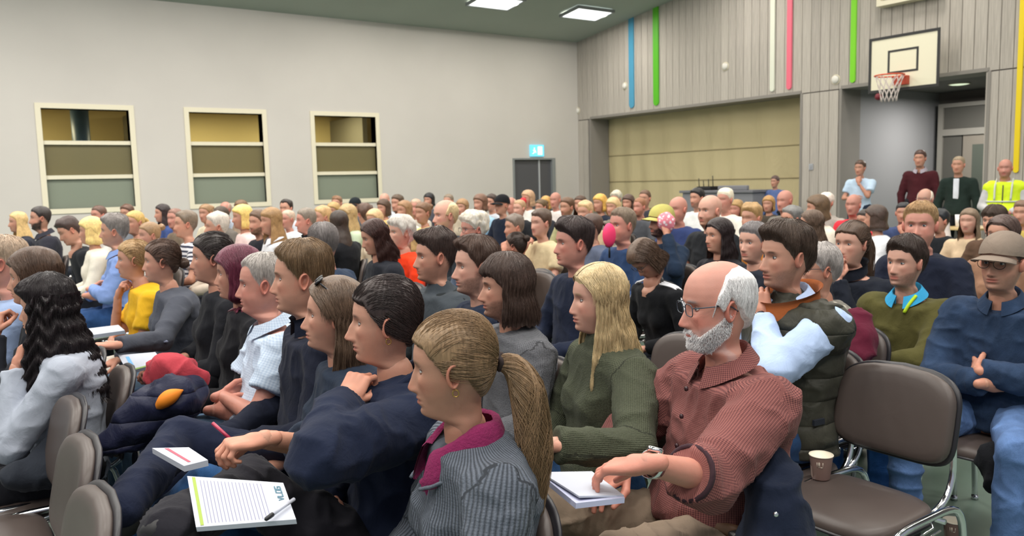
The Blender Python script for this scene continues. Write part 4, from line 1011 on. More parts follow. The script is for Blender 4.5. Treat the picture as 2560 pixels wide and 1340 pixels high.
def glasses(root, Rh, H, col, round_=False, ks=1.0):
    r = []
    for s in (-1, 1):
        a = np.linspace(0, 2 * np.pi, 22, endpoint=False); e = 2.0 if round_ else 3.2
        ca, sa = np.cos(a), np.sin(a)
        yy = .0245 * np.sign(ca) * np.abs(ca) ** (2 / e); zz = (.0205 if round_ else .0165) * np.sign(sa) * np.abs(sa) ** (2 / e)
        P = np.stack([.0905 - .10 * np.abs(yy + .0335) ** 1.0 * .25, (yy + .0335) * s, zz - .002], 1)
        r.append(tube(P, .0014, 6, closed=True))
        r.append(tube(smooth_path([(.0855, .057 * s, .006), (.078, .073 * s, .008), (.03, .079 * s, .008), (-.010, .081 * s, .008), (-.03, .080 * s, -.012)], 14), .0017, 6))
    r.append(tube([(.0905, -.010, .003), (.0945, 0, .006), (.0905, .010, .003)], .0015, 6))
    V, F = cat(r)[:2]
    V = (V * ks) @ Rh.T + H
    return obj('glasses', mesh_from('glasses', V, fixF(F), [simple('spectacle_frame', col, .35)]), root)
def collar(kind, mat, root, fwd, name='collar', lift=0.0):
    c = fwd((-.040, 0, 1.000)); R = np.array([[1, 0, 0], [0, 1, 0], [0, 0, 1.]])
    a = np.linspace(0, 2 * np.pi, 40, endpoint=False)
    if kind == 'crew':
        P = np.stack([c[0] + .068 * np.cos(a) , .070 * np.sin(a), c[2] - .002 - .026 * np.cos(a) + lift], 1)
        V, F = tube(P, .0095, 8, closed=True); V[:, 2] = (V[:, 2] - c[2]) * 1.4 + c[2]
    elif kind in ('shirt', 'high', 'zip'):
        op = .28 if kind == 'shirt' else (.5 if kind == 'zip' else .0)
        a = np.linspace(op, 2 * np.pi - op, 44); hh = np.linspace(0, 1, 9)
        hgt = {'shirt': .042, 'high': .058, 'zip': .060}[kind]
        rows = []
        for q in hh:           # stand rises, then the leaf folds out and down
            if kind == 'shirt':
                if q < .4: r0 = .0640 - .004 * q / .4; z = hgt * q / .4; z2 = 0
                else: t = (q - .4) / .6; r0 = .0600 + .030 * t; z = hgt * (1 - .95 * t) ; z2 = -.020 * t * np.maximum(0, np.cos(a)) ** 2
            else:
                r0 = .0640 - .004 * q + (.008 * max(0, q - .85) / .15); z = hgt * q; z2 = 0
            rows.append(np.stack([c[0] + r0 * 1.02 * np.cos(a) + .012 * (np.cos(a) > 0) * np.cos(a), r0 * 1.05 * np.sin(a), c[2] - .006 - .030 * np.cos(a) + z + z2 + lift], 1))
        V = np.array(rows).reshape(-1, 3); F = grid_faces(9, 44, wrap=False)
        o = V - np.array([c[0], 0, 0]); o[:, 2] = 0; o /= np.linalg.norm(o, axis=1)[:, None]
        V2 = V - o * .0022; V, F = np.concatenate([V, V2]), np.concatenate([F, F[:, ::-1] + len(V)])
    return obj(name, mesh_from(name, V, [F], [mat], cuv=np.stack([np.arctan2(V[:, 1], V[:, 0] - c[0]) * .07, V[:, 2], V[:, 0] * 0], 1)), root)
def shoe_mesh():
    def fn(P):
        D = smin(sd_cone(P, (-.05, 0, .035), (.06, 0, .03), .038, .036), sd_cone(P, (.06, 0, .03), (.13, 0, .022), .040, .026), .02)
        D = smin(D, sd_cone(P, (-.04, 0, .04), (-.035, 0, .09), .040, .038), .02)
        return np.maximum(D, -P[..., 2])
    return sdf_mesh(fn, (-.1, -.06, -.01), (.18, .06, .12), .012)
def person(s):
    """s: dict describing one person; returns the root Empty"""
    lv = s['lv']; H3 = s['pos']; seed = s['seed']; rng = np.random.default_rng(seed)
    stand = s.get('stand'); b = BUILD[s.get('b', 'm')]; pose = s.get('pose', 'lap'); legs = s.get('legs', 'stand' if stand else 'sit'); lean = s.get('lean', 0)
    g = dict(s.get('g', {})); h = dict(s['h']); g['hair'] = h; male = s.get('b', 'm')[0] == 'm'
    g.setdefault('nose', (.97 if male else .84) + .12 * (rng.random() - .4)); g.setdefault('jaw', (.04 if male else -.06) + .08 * (rng.random() - .5)); g.setdefault('wide', .06 * (rng.random() - .5)); g.setdefault('neck', .12 if male else -.10)
    if h.get('style') in ('long', 'bob') and not h.get('ears'): g['noear'] = True
    if s.get('b') in ('mb', 'fb'): g.setdefault('cheek', .005); g.setdefault('dbl', .012); g['neck'] = g['neck'] + .12; g['jaw'] += .06
    if not male: g.setdefault('brow', -.0025); g.setdefault('chin', -.004); g.setdefault('eb', .75)
    hc = lin(s['hc']); skin = np.array(SKIN[s.get('sk', 'a')]); skin = skin * (1 + .10 * (rng.random() - .5))
    g.setdefault('browc', sc(hc, .62)); g.setdefault('scalp', .0 if h['style'] in ('none',) else (.75 if h['style'] != 'fringe' else 0))
    ks = .96 if male else .92; ks *= s.get('hk', 1.0)
    fwd, inv = lean_fn(lean)
    N = fwd((-.045, 0, 1.0)); fx, fz = s.get('headfwd', .035), .165 * ks / .95
    a = math.radians(lean) * .5; Hl = N + np.array([fx + math.sin(a) * fz, 0, math.cos(a) * fz])
    hy = s.get('hyaw', 0) - s.get('tyaw', 0)
    Rh = rotm(hy, s.get('pitch', 0), s.get('roll', 0))
    ang = math.pi + math.radians(s.get('tyaw', 0))
    scale = s.get('scale', None); base_z = .9 if stand else 0.0
    if stand:
        scale = H3[2] / (Hl[2] + .42); zoff = .42 * scale
    else:
        if scale is None: scale = float(np.clip(H3[2] / Hl[2], .90, 1.10))
        zoff = H3[2] - Hl[2] * scale if s.get('float') else 0.0
    ca, sa = math.cos(ang), math.sin(ang); off = np.array([ca * Hl[0] - sa * Hl[1], sa * Hl[0] + ca * Hl[1]]) * scale
    rx, ry = H3[0] - off[0], H3[1] - off[1]
    def to_local(w):
        w = np.asarray(w, float) - np.array([rx, ry, 0]); return np.array([ca * w[0] + sa * w[1], -sa * w[0] + ca * w[1], w[2]]) / scale
    def reach(px, py, c, L, which):
        o = to_local((0, 0, CAMH)); d = to_local(at_d(px, py, 1.0)) - o; d /= np.linalg.norm(d); q = c - o; t0 = q @ d; r2 = L * L - (q @ q - t0 * t0)
        if r2 <= 0: x = o + d * t0; return c + (x - c) * L / np.linalg.norm(x - c)
        return o + d * (t0 + (-1 if which == 'n' else 1) * math.sqrt(r2))
    if s.get('armpx'):
        over = {}
        for k, (ex, ey, ew, wx, wy, ww, fx_, fy_, fo, palm, kind) in s['armpx'].items():
            sg = (1, -1)[k]; m_ = np.array([1, sg, 1.]); Sh = fwd(SH * m_)
            E_ = reach(ex, ey, Sh, .285, ew); W_ = reach(wx, wy, E_, .255, ww); Wd = at_d(0, 0, 1)
            o = to_local((0, 0, CAMH)); dW = np.linalg.norm(W_ - o); df = to_local(at_d(fx_, fy_, 1.0)) - o; Fp = o + df / np.linalg.norm(df) * (dW + fo)
            Ec = inv(E_.astype(np.float32)[None])[0].astype(float)
            over[k] = (tuple(Ec * m_), tuple(W_ * m_), tuple(nrm(Fp - W_) * m_), tuple(np.array(palm) * m_), kind)
        s['over'] = over
    if s.get('legpx'):
        L_ = [list(q) for q in LEGS[legs]]
        for k, (kx, ky, kw, ax_, ay_, aw) in s['legpx'].items():
            sg = (1, -1)[k]; m_ = np.array([1, sg, 1.]); Hp = np.array([0, .085 * sg, .505]); K_ = reach(kx, ky, Hp, .44, kw); An_ = reach(ax_, ay_, K_, .42, aw); L_[k] = (tuple(K_ * m_), tuple(An_ * m_))
        legs = [tuple(q) for q in L_]
    root = thing('person', s['label'], 'person', (rx, ry, 0), ang, s.get('group'), scale)
    sub = root
    dz = np.array([0, 0, .42]) if stand else np.zeros(3)
    # ---- body
    hres = (0, 1, 2)[lv]
    V, F, Cc = make_head(g, skin, hc, hres, seed)
    w = sst(-.215, -.12, V[:, 2])[:, None] if True else 0
    K = V * ks; Kr = K @ Rh.T
    Vh = K * (1 - w) + Kr * w + Hl
    body = [(Vh + dz, F, Cc)]
    over = s.get('over')
    ih = (.030, .018, .010)[lv]
    Vi, Qi = cached(('in', pose, s.get('b', 'm'), lean, ih, str(legs), str(over)), lambda: inner_body(pose, b, lean, ih, False, over, 1.0, legs))
    body.append((Vi + dz, Qi, np.ones((len(Vi), 3)) * skin * np.array([1.02, .95, .92])))
    hh = (.009, .0045, .0032)[lv]
    for (S_, E_, W_, fd, pn, kind, side) in arms_of(pose, fwd, over):
        Vp, Qp = place_hand(kind, hh, W_, fd, pn, side, (.98 if male else .90))
        cc = np.ones((len(Vp), 3)) * skin * np.array([1.05, .92, .88]) * (1 + .12 * (vnoise(Vp, .02, seed) - .5))[:, None]
        body.append((Vp + dz, Qp, cc))
    V, F, Cc = cat(body)
    body_o = obj('body', mesh_from('person_body', V, F, [skin_mat()], col=Cc), sub)
    if lv:
        em = cached('eyemesh', eye_mesh)
        for sd in (-1, 1):
            e = obj('eye', em, body_o); e.location = tuple((Rh @ (np.array([.0585, .0315 * sd, -.0005]) * ks)) + Hl + dz); e.scale = (ks,) * 3
            from mathutils import Matrix
            e.rotation_euler = Matrix([list(r) for r in Rh]).to_euler()
            e.rotation_euler.z += math.radians(s.get('gaze', 0))
    # ---- hair
    hm = make_hair(g, h, hres, seed)
    if hm is not None:
        Vx, Fx = hm; Vx = (Vx * ks) @ Rh.T + Hl + dz
        obj('hair', mesh_from('hair', Vx, fixF(Fx), [hair_mat(s['hc'])]), sub)
    if g.get('fullbeard') and hres:
        beard(g, h, hres, seed, ks, Rh, Hl + dz, sub, s.get('bc', s['hc']))
    # ---- clothes
    gh = (.020, .0115, .0075)[lv]; kind, col, *c2 = s['top']; sl = s.get('sleeve', 'long'); amp = (.005, .007, .0078)[lv] * s.get('fold', 1.0)
    tm = cloth_mat(kind, col, c2[0] if c2 else None)
    nm = s.get('topname', 'sweater')
    def mkg():
        Vg, Qg, Ug = garment(pose, b, lean, sl, gh, s.get('loose', .006), seed % 7, amp, False, over, s.get('hem', .47), s.get('neckk', 0), .975 if s.get('collar') in ('shirt', 'zip', 'high') else 1.004)
        return mesh_from(nm, Vg + dz, [Qg], [tm], cuv=Ug)
    key = ('g', pose, s.get('b', 'm'), lean, sl, gh, s.get('loose', .006), seed % 7 if lv else 0, str(over), stand, s.get('neckk', 0), s.get('hem'), s.get('collar') in ('shirt', 'zip', 'high'))
    gm = cached(key, mkg); gmo = obj(nm, gm, sub, [tm])
    if s.get('vest'):
        vk, vc = s['vest'][:2]; vm = cloth_mat(vk, vc)
        Vg, Qg, Ug = garment(pose, b, lean, 'none', gh, s.get('loose', .006) + .034, seed, amp * 1.2, True, over, .45, .01)
        obj('vest', mesh_from('vest', Vg + dz, [Qg], [vm]), sub)
    lk, lc, *l2 = s.get('bot', ('plain', '#23262e')); lm = cloth_mat(lk, lc)
    key = ('t', str(legs), s.get('b', 'm'), gh, stand, seed % 5 if lv else 0)
    tmz = cached(key, lambda: (lambda r: mesh_from('trousers', r[0] + dz, [r[1]], [lm]))(trousers(legs, b, gh, seed % 5, amp)))
    obj('trousers', tmz, sub, [lm])
    sv = cached('shoe', lambda: mesh_from('shoe', *shoe_mesh(), [simple('shoe_leather', '#1d1c1e', .5)]))
    for (K, An), sd in zip(legset(legs), (1, -1)):
        o = obj('shoe', sv, sub); o.location = (An[0] - .0, An[1] * sd, An[2] - .085 + dz[2]); o.rotation_euler = (0, .55 if An[2] > .2 else 0, 0)
    ck = s.get('collar')
    if ck:
        cm = cloth_mat(*s['collarc']) if s.get('collarc') else tm
        o = collar(ck, cm, gmo, fwd); o.location = tuple(dz)
        if s.get('collarc'): o['label'] = s.get('collarl', 'collar of another colour')
    if s.get('glasses'): glasses(sub, Rh, Hl + dz, s['glasses'], s.get('roundg', False), ks)
    info = dict(root=root, Rh=Rh, Hl=Hl + dz, ks=ks, fwd=fwd, scale=scale, g=g, hres=hres, dz=dz, arms=arms_of(pose, fwd, over), skin=skin, tm=tm, gm=gmo, body=body_o)
    for f in s.get('extra', ()): f(s, info)
    return info
def beard(g, h, res, seed, ks, Rh, Hl, root, bc):
    """a full beard: short hairs rooted on jaw, cheeks and upper lip"""
    rng = np.random.default_rng(seed + 50); n = (1800, 7000)[res - 1]
    z = rng.uniform(-.128, -.050, n * 3); th = rng.uniform(-1.75, 1.75, n * 3); a = np.abs(th)
    top = np.interp(a, [0, .25, .33, .55, .85, 1.2, 1.5, 1.8], [-.0575, -.0590, -.068, -.078, -.062, -.040, -.020, -.015])
    z = np.where(rng.random(n * 3) < .3, rng.uniform(-.05, -.015, n * 3), z)
    ok = (z < top) & ~((a < .26) & (np.abs(z + .0735) < .0065)) & (z > np.interp(a, [0, .8, 1.4, 1.8], [-.128, -.124, -.10, -.07]))
    z, th = z[ok][:n], th[ok][:n]
    P = face(head_surf(z, th, g), th, g); out = np.stack([np.cos(th), np.sin(th), -.55 * np.ones_like(th)], 1)
    out += rng.normal(0, .22, out.shape); L = g.get('beardlen', .010) * rng.uniform(.5, 1.2, len(z)); k = 5; s = np.linspace(0, 1, k)[None, :, None]
    Q = P[:, None] + out[:, None] * L[:, None, None] * s; Q[..., 2] -= (s[..., 0] ** 2) * L[:, None] * .5
    V, F = strands(Q, (.0010, .00055)[res - 1], .0003)
    V = (V * ks) @ Rh.T + Hl
    obj('beard', mesh_from('beard', V, [F], [hair_mat(bc)]), root)
# hair presets
HS = {
    'short': dict(style='short', T=.016, Ts=.008, front=.066, lump=.8, ends=.018),
    'fade': dict(style='short', T=.020, Ts=.0035, front=.064, lump=.8, quiff=.010, ends=.020),
    'crop': dict(style='short', T=.008, Ts=.004, front=.064, rec=.006, lump=.3, ends=.006),
    'side': dict(style='short', T=.020, Ts=.010, front=.064, quiff=.008, nape=-.082, lump=.8, ends=.024),
    'shag': dict(style='short', T=.026, Ts=.024, front=.040, burn=-.03, nape=-.10, lump=.6, ends=.03, rag=.02),
    'curly': dict(style='short', T=.030, Ts=.024, front=.058, curl=.012, nape=-.085, lump=.6, ends=.02),
    'bald': dict(style='fringe', T=.009, Ts=.008, ends=.006), 'none': dict(style='none'),
    'long': dict(style='long', flow='side', T=.013, Ts=.012, front=.064, edge=.2, len=.32, flare=.10, wave=.003), 'longd': dict(style='long', flow='side', T=.013, Ts=.012, front=.062, edge=.2, len=.40, flare=.12, wave=.004),
    'wavy': dict(style='long', T=.020, Ts=.020, front=.056, len=.36, flare=.14, wave=.010, wf=90, curl=.006), 'bob': dict(style='bob', flow='side', T=.017, Ts=.016, front=.052, len=.12, flare=.05, wave=.002, tuck=.2),
    'pony': dict(style='pony', T=.009, Ts=.007, front=.062, lock=.001), 'bun': dict(style='bun', T=.009, Ts=.007, front=.062, tie=(-.100, 0, .055), lock=.001), 'lowbun': dict(style='bun', T=.010, Ts=.009, front=.060, tie=(-.100, 0, -.02), lock=.001, bunr=.032),
}
def hs(n, **k): d = dict(HS[n]); d.update(k); return d
# ---------------------------------------------------------------- the audience
BL, DB, BR, DK, BK, GY, WH, RD, GB = '#c2a066', '#8a6c46', '#54392a', '#34261f', '#1c1a1c', '#8b8580', '#cdc4b8', '#6e2b3c', '#6b6056'
GA = {0: 'seated listeners in the near rows', 1: 'seated listeners in the middle rows', 2: 'seated listeners in the far rows', 3: 'people standing at the back'}
PEOPLE = []
def A(px, py, hsz, b, hair, hc, top, tc, pose, label, X=None, **k):
    PEOPLE.append(dict(px=px, py=py, hsz=hsz, b=b, h=hair if isinstance(hair, dict) else hs(hair), hc=hc,
                       top=(top, tc) if isinstance(tc, str) else (top, *tc), pose=pose, label=label, X=X, **k))
# row of the empty chairs (far left)
A(112, 768, 165, 'f', hs('wavy', len=.40, T=.030, Ts=.026, flare=.16, wave=.013, curl=.008, dens=1.5), '#241d1f', 'plain', '#aab0bd', 'chin', 'woman with dark curly hair to her shoulders in a white sweater', X=.258, hyaw=-24, tyaw=-8, lv=2, loose=.014, bot=('plain', '#1c1d22'), lean=4)
A(82, 692, 150, 'f', hs('bob', T=.020, Ts=.018), '#4a3527', 'plain', '#2a2c33', 'chin', 'brown-haired woman half hidden behind the curly-haired woman', X=.25, hyaw=-14)
A(8, 655, 125, 'mb', hs('crop', T=.006), '#b09a84', 'plain', '#8d9fc0', 'lap', 'balding man cut off by the left picture edge', X=.17, hyaw=-18, sk='r')
A(172, 578, 66, 'm', 'side', '#3c2c28', 'plain', '#23252a', 'lap', 'dark-haired young man leaning forward beside the white wall', X=.60, hyaw=10, pitch=22, lean=18, roll=10)
A(100, 545, 58, 'mb', 'crop', '#2c2422', 'plain', '#34343d', 'lap', 'bearded man in a dark grey polo shirt by the white wall', X=.45, hyaw=2, sleeve='short', g=dict(beard=.95), collar='shirt')
A(44, 555, 50, 'f', 'long', BL, 'plain', '#30323c', 'lap', 'blonde long-haired woman left of the man in the dark grey polo', X=.15, hyaw=8)
A(226, 577, 66, 'f', hs('bob', len=.15), '#d8b46a', 'plain', '#e4dccc', 'lap', 'blonde woman with chin-length hair in a cream cardigan', X=.95, hyaw=-16)
A(284, 576, 72, 'm', hs('short', T=.020), '#8c8480', 'plain', '#7f97cc', 'cross', 'grey-haired man in a light blue shirt with folded arms', X=1.02, hyaw=-14, bot=('denim', '#2c4a78'), collar='shirt', roll=-4, fold=1.3)
# first full row: from the near woman with the ponytail back to the yellow shirt
A(1128, 912, 262, 'f', hs('pony', T=.010, Ts=.008, tie=(-.108, 0, -.004), tail=[(-.112, 0, -.004), (-.145, 0, -.010), (-.172, .01, -.07), (-.176, .02, -.16), (-.170, .03, -.26), (-.160, .04, -.31)], tw=1.15, twave=1.0), '#7c6244', 'rib', '#5c626c', 'lap', 'woman with a long ponytail in a grey ribbed jumper, nearest the camera', cf=.11, cy=.05, X=.86, hyaw=-34, tyaw=-16, lv=2, pitch=4, loose=.018, sk='b', lean=2, g=dict(nose=.92, hump=.001, lips=.9, red=.6, eyeopen=1.0), bot=('plain', '#6e665c'), hk=1.02, extra=('hairtie', 'collar_maroon', 'earring'))
A(958, 800, 196, 'f', hs('pony', T=.013, Ts=.011, front=.060, tie=(-.098, 0, -.045), bun=1, style='bun', bunr=.020), '#2e2220', 'plain', '#1d2438', 'chinhand', 'woman in a navy sweatshirt raising a hand to her collar', armpx={0: (800, 1145, 'n', 862, 1010, 'f', 905, 925, .03, (-.5, -.6, .2), 'curl')}, legpx={0: (490, 1135, 'n', 420, 1330, 'n')}, X=.95, hyaw=-24, tyaw=-20, lv=2, loose=.024, g=dict(nose=1.12, hump=.003, red=.5), legs='crossL', bot=('plain', '#242329'), fold=1.5, collar='crew', extra=('earring',))
A(832, 785, 184, 'f', hs('long', T=.016, Ts=.012, len=.20, flare=.06, open=1.55, ears=1), '#5c4838', 'plain', '#27303f', 'notes', 'woman in a dark grey-blue blouse with sunglasses pushed up in her hair', armpx={0: (800, 1120, 'n', 660, 1098, 'n', 585, 1108, -.02, (0, 0, -1), 'pinch')}, legpx={0: (430, 1205, 'n', 325, 1360, 'f')}, X=.97, hyaw=-20, tyaw=-12, lv=2, loose=.018, sleeve='mid', pitch=-4, bot=('denim', '#24466f'), legs='crossL', extra=('sunglasses',), g=dict(nose=.95))
A(752, 692, 158, 'm', hs('side', T=.017, Ts=.006, quiff=.003, front=.070, nape=-.066), '#6f573c', 'plain', '#1d2130', 'clasp', 'short-haired blond man in a navy quarter-zip sweater', legpx={0: (380, 1075, 'n', 305, 1270, 'n')}, X=.93, hyaw=-20, tyaw=-8, lv=2, bot=('plain', '#1c2236'), legs='crossL', collar='zip', g=dict(nose=.95, red=.7), loose=.012)
A(655, 708, 146, 'mb', hs('crop', T=.009, rec=.014), '#a9a29c', 'gingham', ('#cfdcec', '#b4c6dc'), 'cross', 'grey-haired stout man in a pale checked short-sleeved shirt, arms crossed', X=.98, hyaw=-18, sleeve='short', collar='shirt', sk='r', bot=('plain', '#20283a'), fold=1.2)
A(592, 682, 132, 'f', hs('bob', len=.17, Ts=.020, T=.020), '#5d2236', 'plain', '#1c1c20', 'lap', 'woman with red-dyed shoulder-length hair in black', X=.96, hyaw=-18, bot=('denim', '#6d87a4'))
A(528, 643, 124, 'f', hs('bun', T=.012, tie=(-.098, 0, -.02), bunr=.020), '#2b221f', 'plain', '#1e1f24', 'clasp', 'dark-haired young woman in black with clasped hands over a notebook', X=.95, hyaw=-14, bot=('denim', '#33475f'), sleeve='mid')
A(402, 652, 118, 'f', hs('bun', T=.012, tie=(-.100, 0, -.018), bunr=.030), '#4c372c', 'plain', '#4d505a', 'thigh', 'woman with a low bun in a plain dark grey sweater', armpx={0: (405, 850, 'n', 290, 862, 'n', 235, 862, .0, (0, 0, -1), 'relax')}, X=.93, hyaw=-12, loose=.010, bot=('denim', '#6c8299'), lean=4)
A(332, 648, 104, 'f', hs('pony', T=.012, tie=(-.095, 0, -.05), tail=[(-.10, 0, -.05), (-.12, 0, -.06), (-.125, 0, -.12), (-.12, 0, -.18)]), '#96764c', 'plain', '#e0ae28', 'chinR', 'woman in a yellow short-sleeved top resting her chin on her hand', X=.80, hyaw=-10, sleeve='short', bot=('plain', '#e6e0d6'), lean=6)
A(372, 588, 66, 'f', 'bun', '#8a6a48', 'plain', '#e8e2d4', 'lap', 'light-brown-haired woman in white behind the yellow top', X=1.15)
A(246, 538, 48, 'm', 'crop', '#5a4034', 'plain', '#d9d4cf', 'lap', 'ruddy man below the left window facing the camera', X=1.15, hyaw=30, sk='r')
A(317, 534, 44, 'm', 'short', '#5c4032', 'plain', '#8b8f97', 'lap', 'brown-haired man under the right edge of the left window', X=1.6)
A(336, 556, 58, 'f', 'pony', '#b8954e', 'plain', '#34363c', 'lap', 'blonde woman with tied hair behind the grey-haired man in blue', X=1.35)
A(405, 533, 44, 'f', hs('long', len=.25), '#2a1f20', 'plain', '#3c4e80', 'lap', 'black-haired woman in a blue jacket between the left and middle windows', X=1.85, hyaw=5)
# second row: from the old man back
A(1788, 760, 222, 'mb', hs('bald', T=.013, Ts=.012, up=.0), '#cfcccc', 'check', ('#96605a', '#5a3638'), 'book', 'white-bearded old man with glasses in a red checked shirt', armpx={0: (1775, 1195, 'n', 1618, 1158, 'n', 1490, 1165, .05, (0, 0, -1), 'relax'), 1: (1560, 1090, 'f', 1560, 1172, 'n', 1495, 1215, -.06, (0, 0, -1), 'relax')}, legpx={1: (1380, 1280, 'n', 1350, 1500, 'f'), 0: (1540, 1400, 'n', 1500, 1620, 'f')}, cf=.13, cy=.07, hem=.59, X=1.70, hyaw=-26, tyaw=-16, lv=2, pitch=4, loose=.014, sk='r', glasses='#34414e', g=dict(fullbeard=1, old=1, beard=.3, beardc=lin('#c8c2c2'), beardlen=.0055, cheek=.002, dbl=.004, nose=1.08, red=.8, browc=lin('#9a9290')), collar='shirt', bot=('plain', '#8d7c6b'), legs='wide', fold=1.5, extra=('watch', 'buttons'), hk=1.02, sleeve='mid')
A(1492, 745, 166, 'f', hs('longd', len=.38, T=.012, Ts=.010, flare=.10, part=.012, frontlen=-.02), '#b09a70', 'knit', '#4e5242', 'lap', 'young woman with long blonde hair in an olive knitted sweater', armpx={0: (1590, 1120, 'n', 1385, 1112, 'n', 1320, 1095, .06, (0, 0, -1), 'relax')}, X=1.72, hyaw=-24, tyaw=-14, lv=2, loose=.018, g=dict(nose=.80, red=.6, cheek=.002), bot=('denim', '#2c4a72'), neckk=.02, sk='c')
A(1262, 716, 150, 'ms', hs('bob', flow=None, len=.150, open=1.22, T=.020, Ts=.016, front=.046, rag=.02, flare=.03, tuck=0), '#45352e', 'knit', '#6a6b70', 'lap', 'man with chin-length brown hair in a grey wool cardigan', X=1.66, hyaw=-24, tyaw=-10, lv=2, g=dict(beard=.55, nose=1.05), loose=.014)
A(1188, 664, 140, 'm', hs('side', T=.018, rec=.012), '#4e3a30', 'plain', '#20283a', 'lap', 'bearded man with receding brown hair in a dark navy jacket', X=1.82, hyaw=-16, g=dict(beard=.55, nose=1.05), sk='c')
A(1085, 640, 128, 'm', hs('fade', T=.022), '#3f312c', 'plain', '#24292c', 'lap', 'man with a dark side-faded haircut in a black top', X=1.80, hyaw=-14, vest=('plain', '#40464c'), g=dict(beard=.25))
A(935, 592, 84, 'f', hs('long', len=.20, flow='side'), '#3a221d', 'plain', '#25272e', 'lap', 'auburn-haired woman in a black T-shirt looking down', X=1.72, hyaw=-12, pitch=14, sleeve='short', lean=6)
A(806, 606, 100, 'm', hs('crop', T=.008), '#77706e', 'plain', '#2c3a50', 'lap', 'grey-cropped man in a navy jacket turning his back', X=1.40, hyaw=-72, tyaw=-50, pitch=6, sk='r')
A(463, 560, 70, 'm', hs('short', T=.014, rec=.006), '#6c5c4c', 'stripe', ('#d6d6dc', '#34384a'), 'lap', 'man in a black and white striped shirt right of the blue jacket', X=1.55, hyaw=-4, sleeve='short')
A(437, 546, 50, 'm', 'crop', '#7a5648', 'plain', '#7a6a5a', 'lap', 'ruddy-faced man just left of the striped shirt', X=1.75, sk='r')
A(514, 533, 46, 'f', 'bun', '#8a6844', 'plain', '#ddd0b4', 'lap', 'woman in cream with pinned-up brown hair below the middle window', X=2.2)
A(541, 566, 68, 'm', hs('short', T=.018), '#b8aca0', 'plain', '#c8b8a8', 'lap', 'silver-haired man with a sideways glance behind the red-haired woman', X=1.85, hyaw=-8)
A(552, 540, 46, 'f', 'bob', '#3f3024', 'plain', '#6e6862', 'lap', 'dark-bobbed woman under the middle window', X=2.1)
A(563, 523, 38, 'm', 'bald', '#a08070', 'plain', '#a0a6b2', 'lap', 'bald pink-headed man below the left part of the middle window', X=2.5, sk='r')
A(604, 542, 60, 'f', hs('bob', len=.14), '#dcb45e', 'plain', '#ecd0cc', 'lap', 'bright blonde woman in a pale pink top', X=2.0, hyaw=0)
A(602, 522, 42, 'f', 'bob', '#6a4e34', 'plain', '#9a8674', 'lap', 'brown-haired woman right behind the bright blonde in pink', X=2.6)
A(645, 556, 62, 'm', 'short', '#5b4432', 'plain', '#23242c', 'lap', 'bearded man in a black T-shirt left of the white shirt', X=2.05, g=dict(beard=.85), sleeve='short')
A(676, 552, 64, 'f', hs('long', len=.22, front=.045), '#8f6c42', 'plain', '#e2e4ea', 'lap', 'long-haired woman with a fringe in a white shirt', X=2.15, hyaw=4, collar='shirt')
A(715, 521, 44, 'm', hs('short', rec=.02), '#2a211e', 'plain', '#c8ccd4', 'lap', 'man with black receding hair whose head stands out against the wall', X=3.0)
A(719, 548, 46, 'm', 'crop', '#b49a86', 'plain', '#dfe2e4', 'lap', 'flushed older man in front of the black-haired man by the wall', X=2.5, sk='r')
A(764, 551, 64, 'm', hs('crop', T=.010, rec=.004), '#75695c', 'plain', '#c9d2d6', 'lap', 'man with cropped grey hair and a dark collar', X=2.3, hyaw=-10, collar='high', collarc=('plain', '#23252b'), sk='r')
A(805, 543, 54, 'f', hs('short', T=.014), '#b48e5c', 'plain', '#8c8078', 'lap', 'short-haired fair woman behind the man turning his back', X=2.45, hyaw=4)
A(833, 527, 42, 'f', 'bob', '#a8864e', 'plain', '#746a62', 'lap', 'dark blonde woman under the left of the right window', X=2.9)
A(846, 558, 62, 'f', hs('long', len=.26), '#33261f', 'plain', '#1c1d21', 'lap', 'black-clad woman with long dark hair seen from behind', X=2.35, hyaw=-80, tyaw=-60)
A(842, 508, 36, 'm', 'short', '#7d5a40', 'plain', '#846c5c', 'lap', 'tan-faced man directly below the right window glass', X=3.6)
A(867, 538, 52, 'f', 'wavy', '#a68a5c', 'plain', '#bccbb0', 'lap', 'wavy-haired blonde in a pale green top', X=2.75, hyaw=2)
A(887, 514, 38, 'm', hs('none'), '#2c2a2c', 'plain', '#5c6066', 'lap', 'man in a black cap under the right window', X=3.5, extra=('cap',), capc='#20262a')
A(912, 535, 48, 'm', 'curly', '#4e3528', 'plain', '#e0dccc', 'lap', 'curly brown-haired person turned to the wall', X=3.0, hyaw=-85, tyaw=-40)
A(935, 550, 50, 'f', 'bob', '#c8a070', 'plain', '#d8c8b0', 'lap', 'fair-haired woman between the curly head and the white shirt', X=2.75)
A(961, 502, 38, 'm', 'none', '#a08070', 'plain', '#b8bcc4', 'lap', 'bald man against the wall right of the right window', X=4.1, sk='c')
A(958, 520, 42, 'f', 'bob', '#4a3424', 'plain', '#d8b878', 'lap', 'dark-haired woman with a golden scarf in front of the bald man', X=3.6)
A(993, 508, 42, 'm', 'short', '#4e3c2c', 'plain', '#2a2a2e', 'lap', 'brown-haired man standing out against the pale wall', X=3.9)
A(1010, 526, 48, 'f', hs('long', len=.2), '#8d6844', 'plain', '#dcd8cc', 'lap', 'tanned woman with long brown hair in off-white', X=3.4, hyaw=10, sk='b')
A(1000, 580, 80, 'f', hs('shag', T=.026, Ts=.026, nape=-.10, front=.056), '#cdc4ba', 'plain', '#f0401c', 'lap', 'white-haired woman in a bright orange-red top', X=2.3, hyaw=2, sk='c')
A(1026, 606, 62, 'f', hs('bob', len=.13), '#b89660', 'stripe', ('#e4dcc8', '#3a3838'), 'lap', 'small blonde woman in a striped top behind the faded haircut', X=2.25, hyaw=-6)
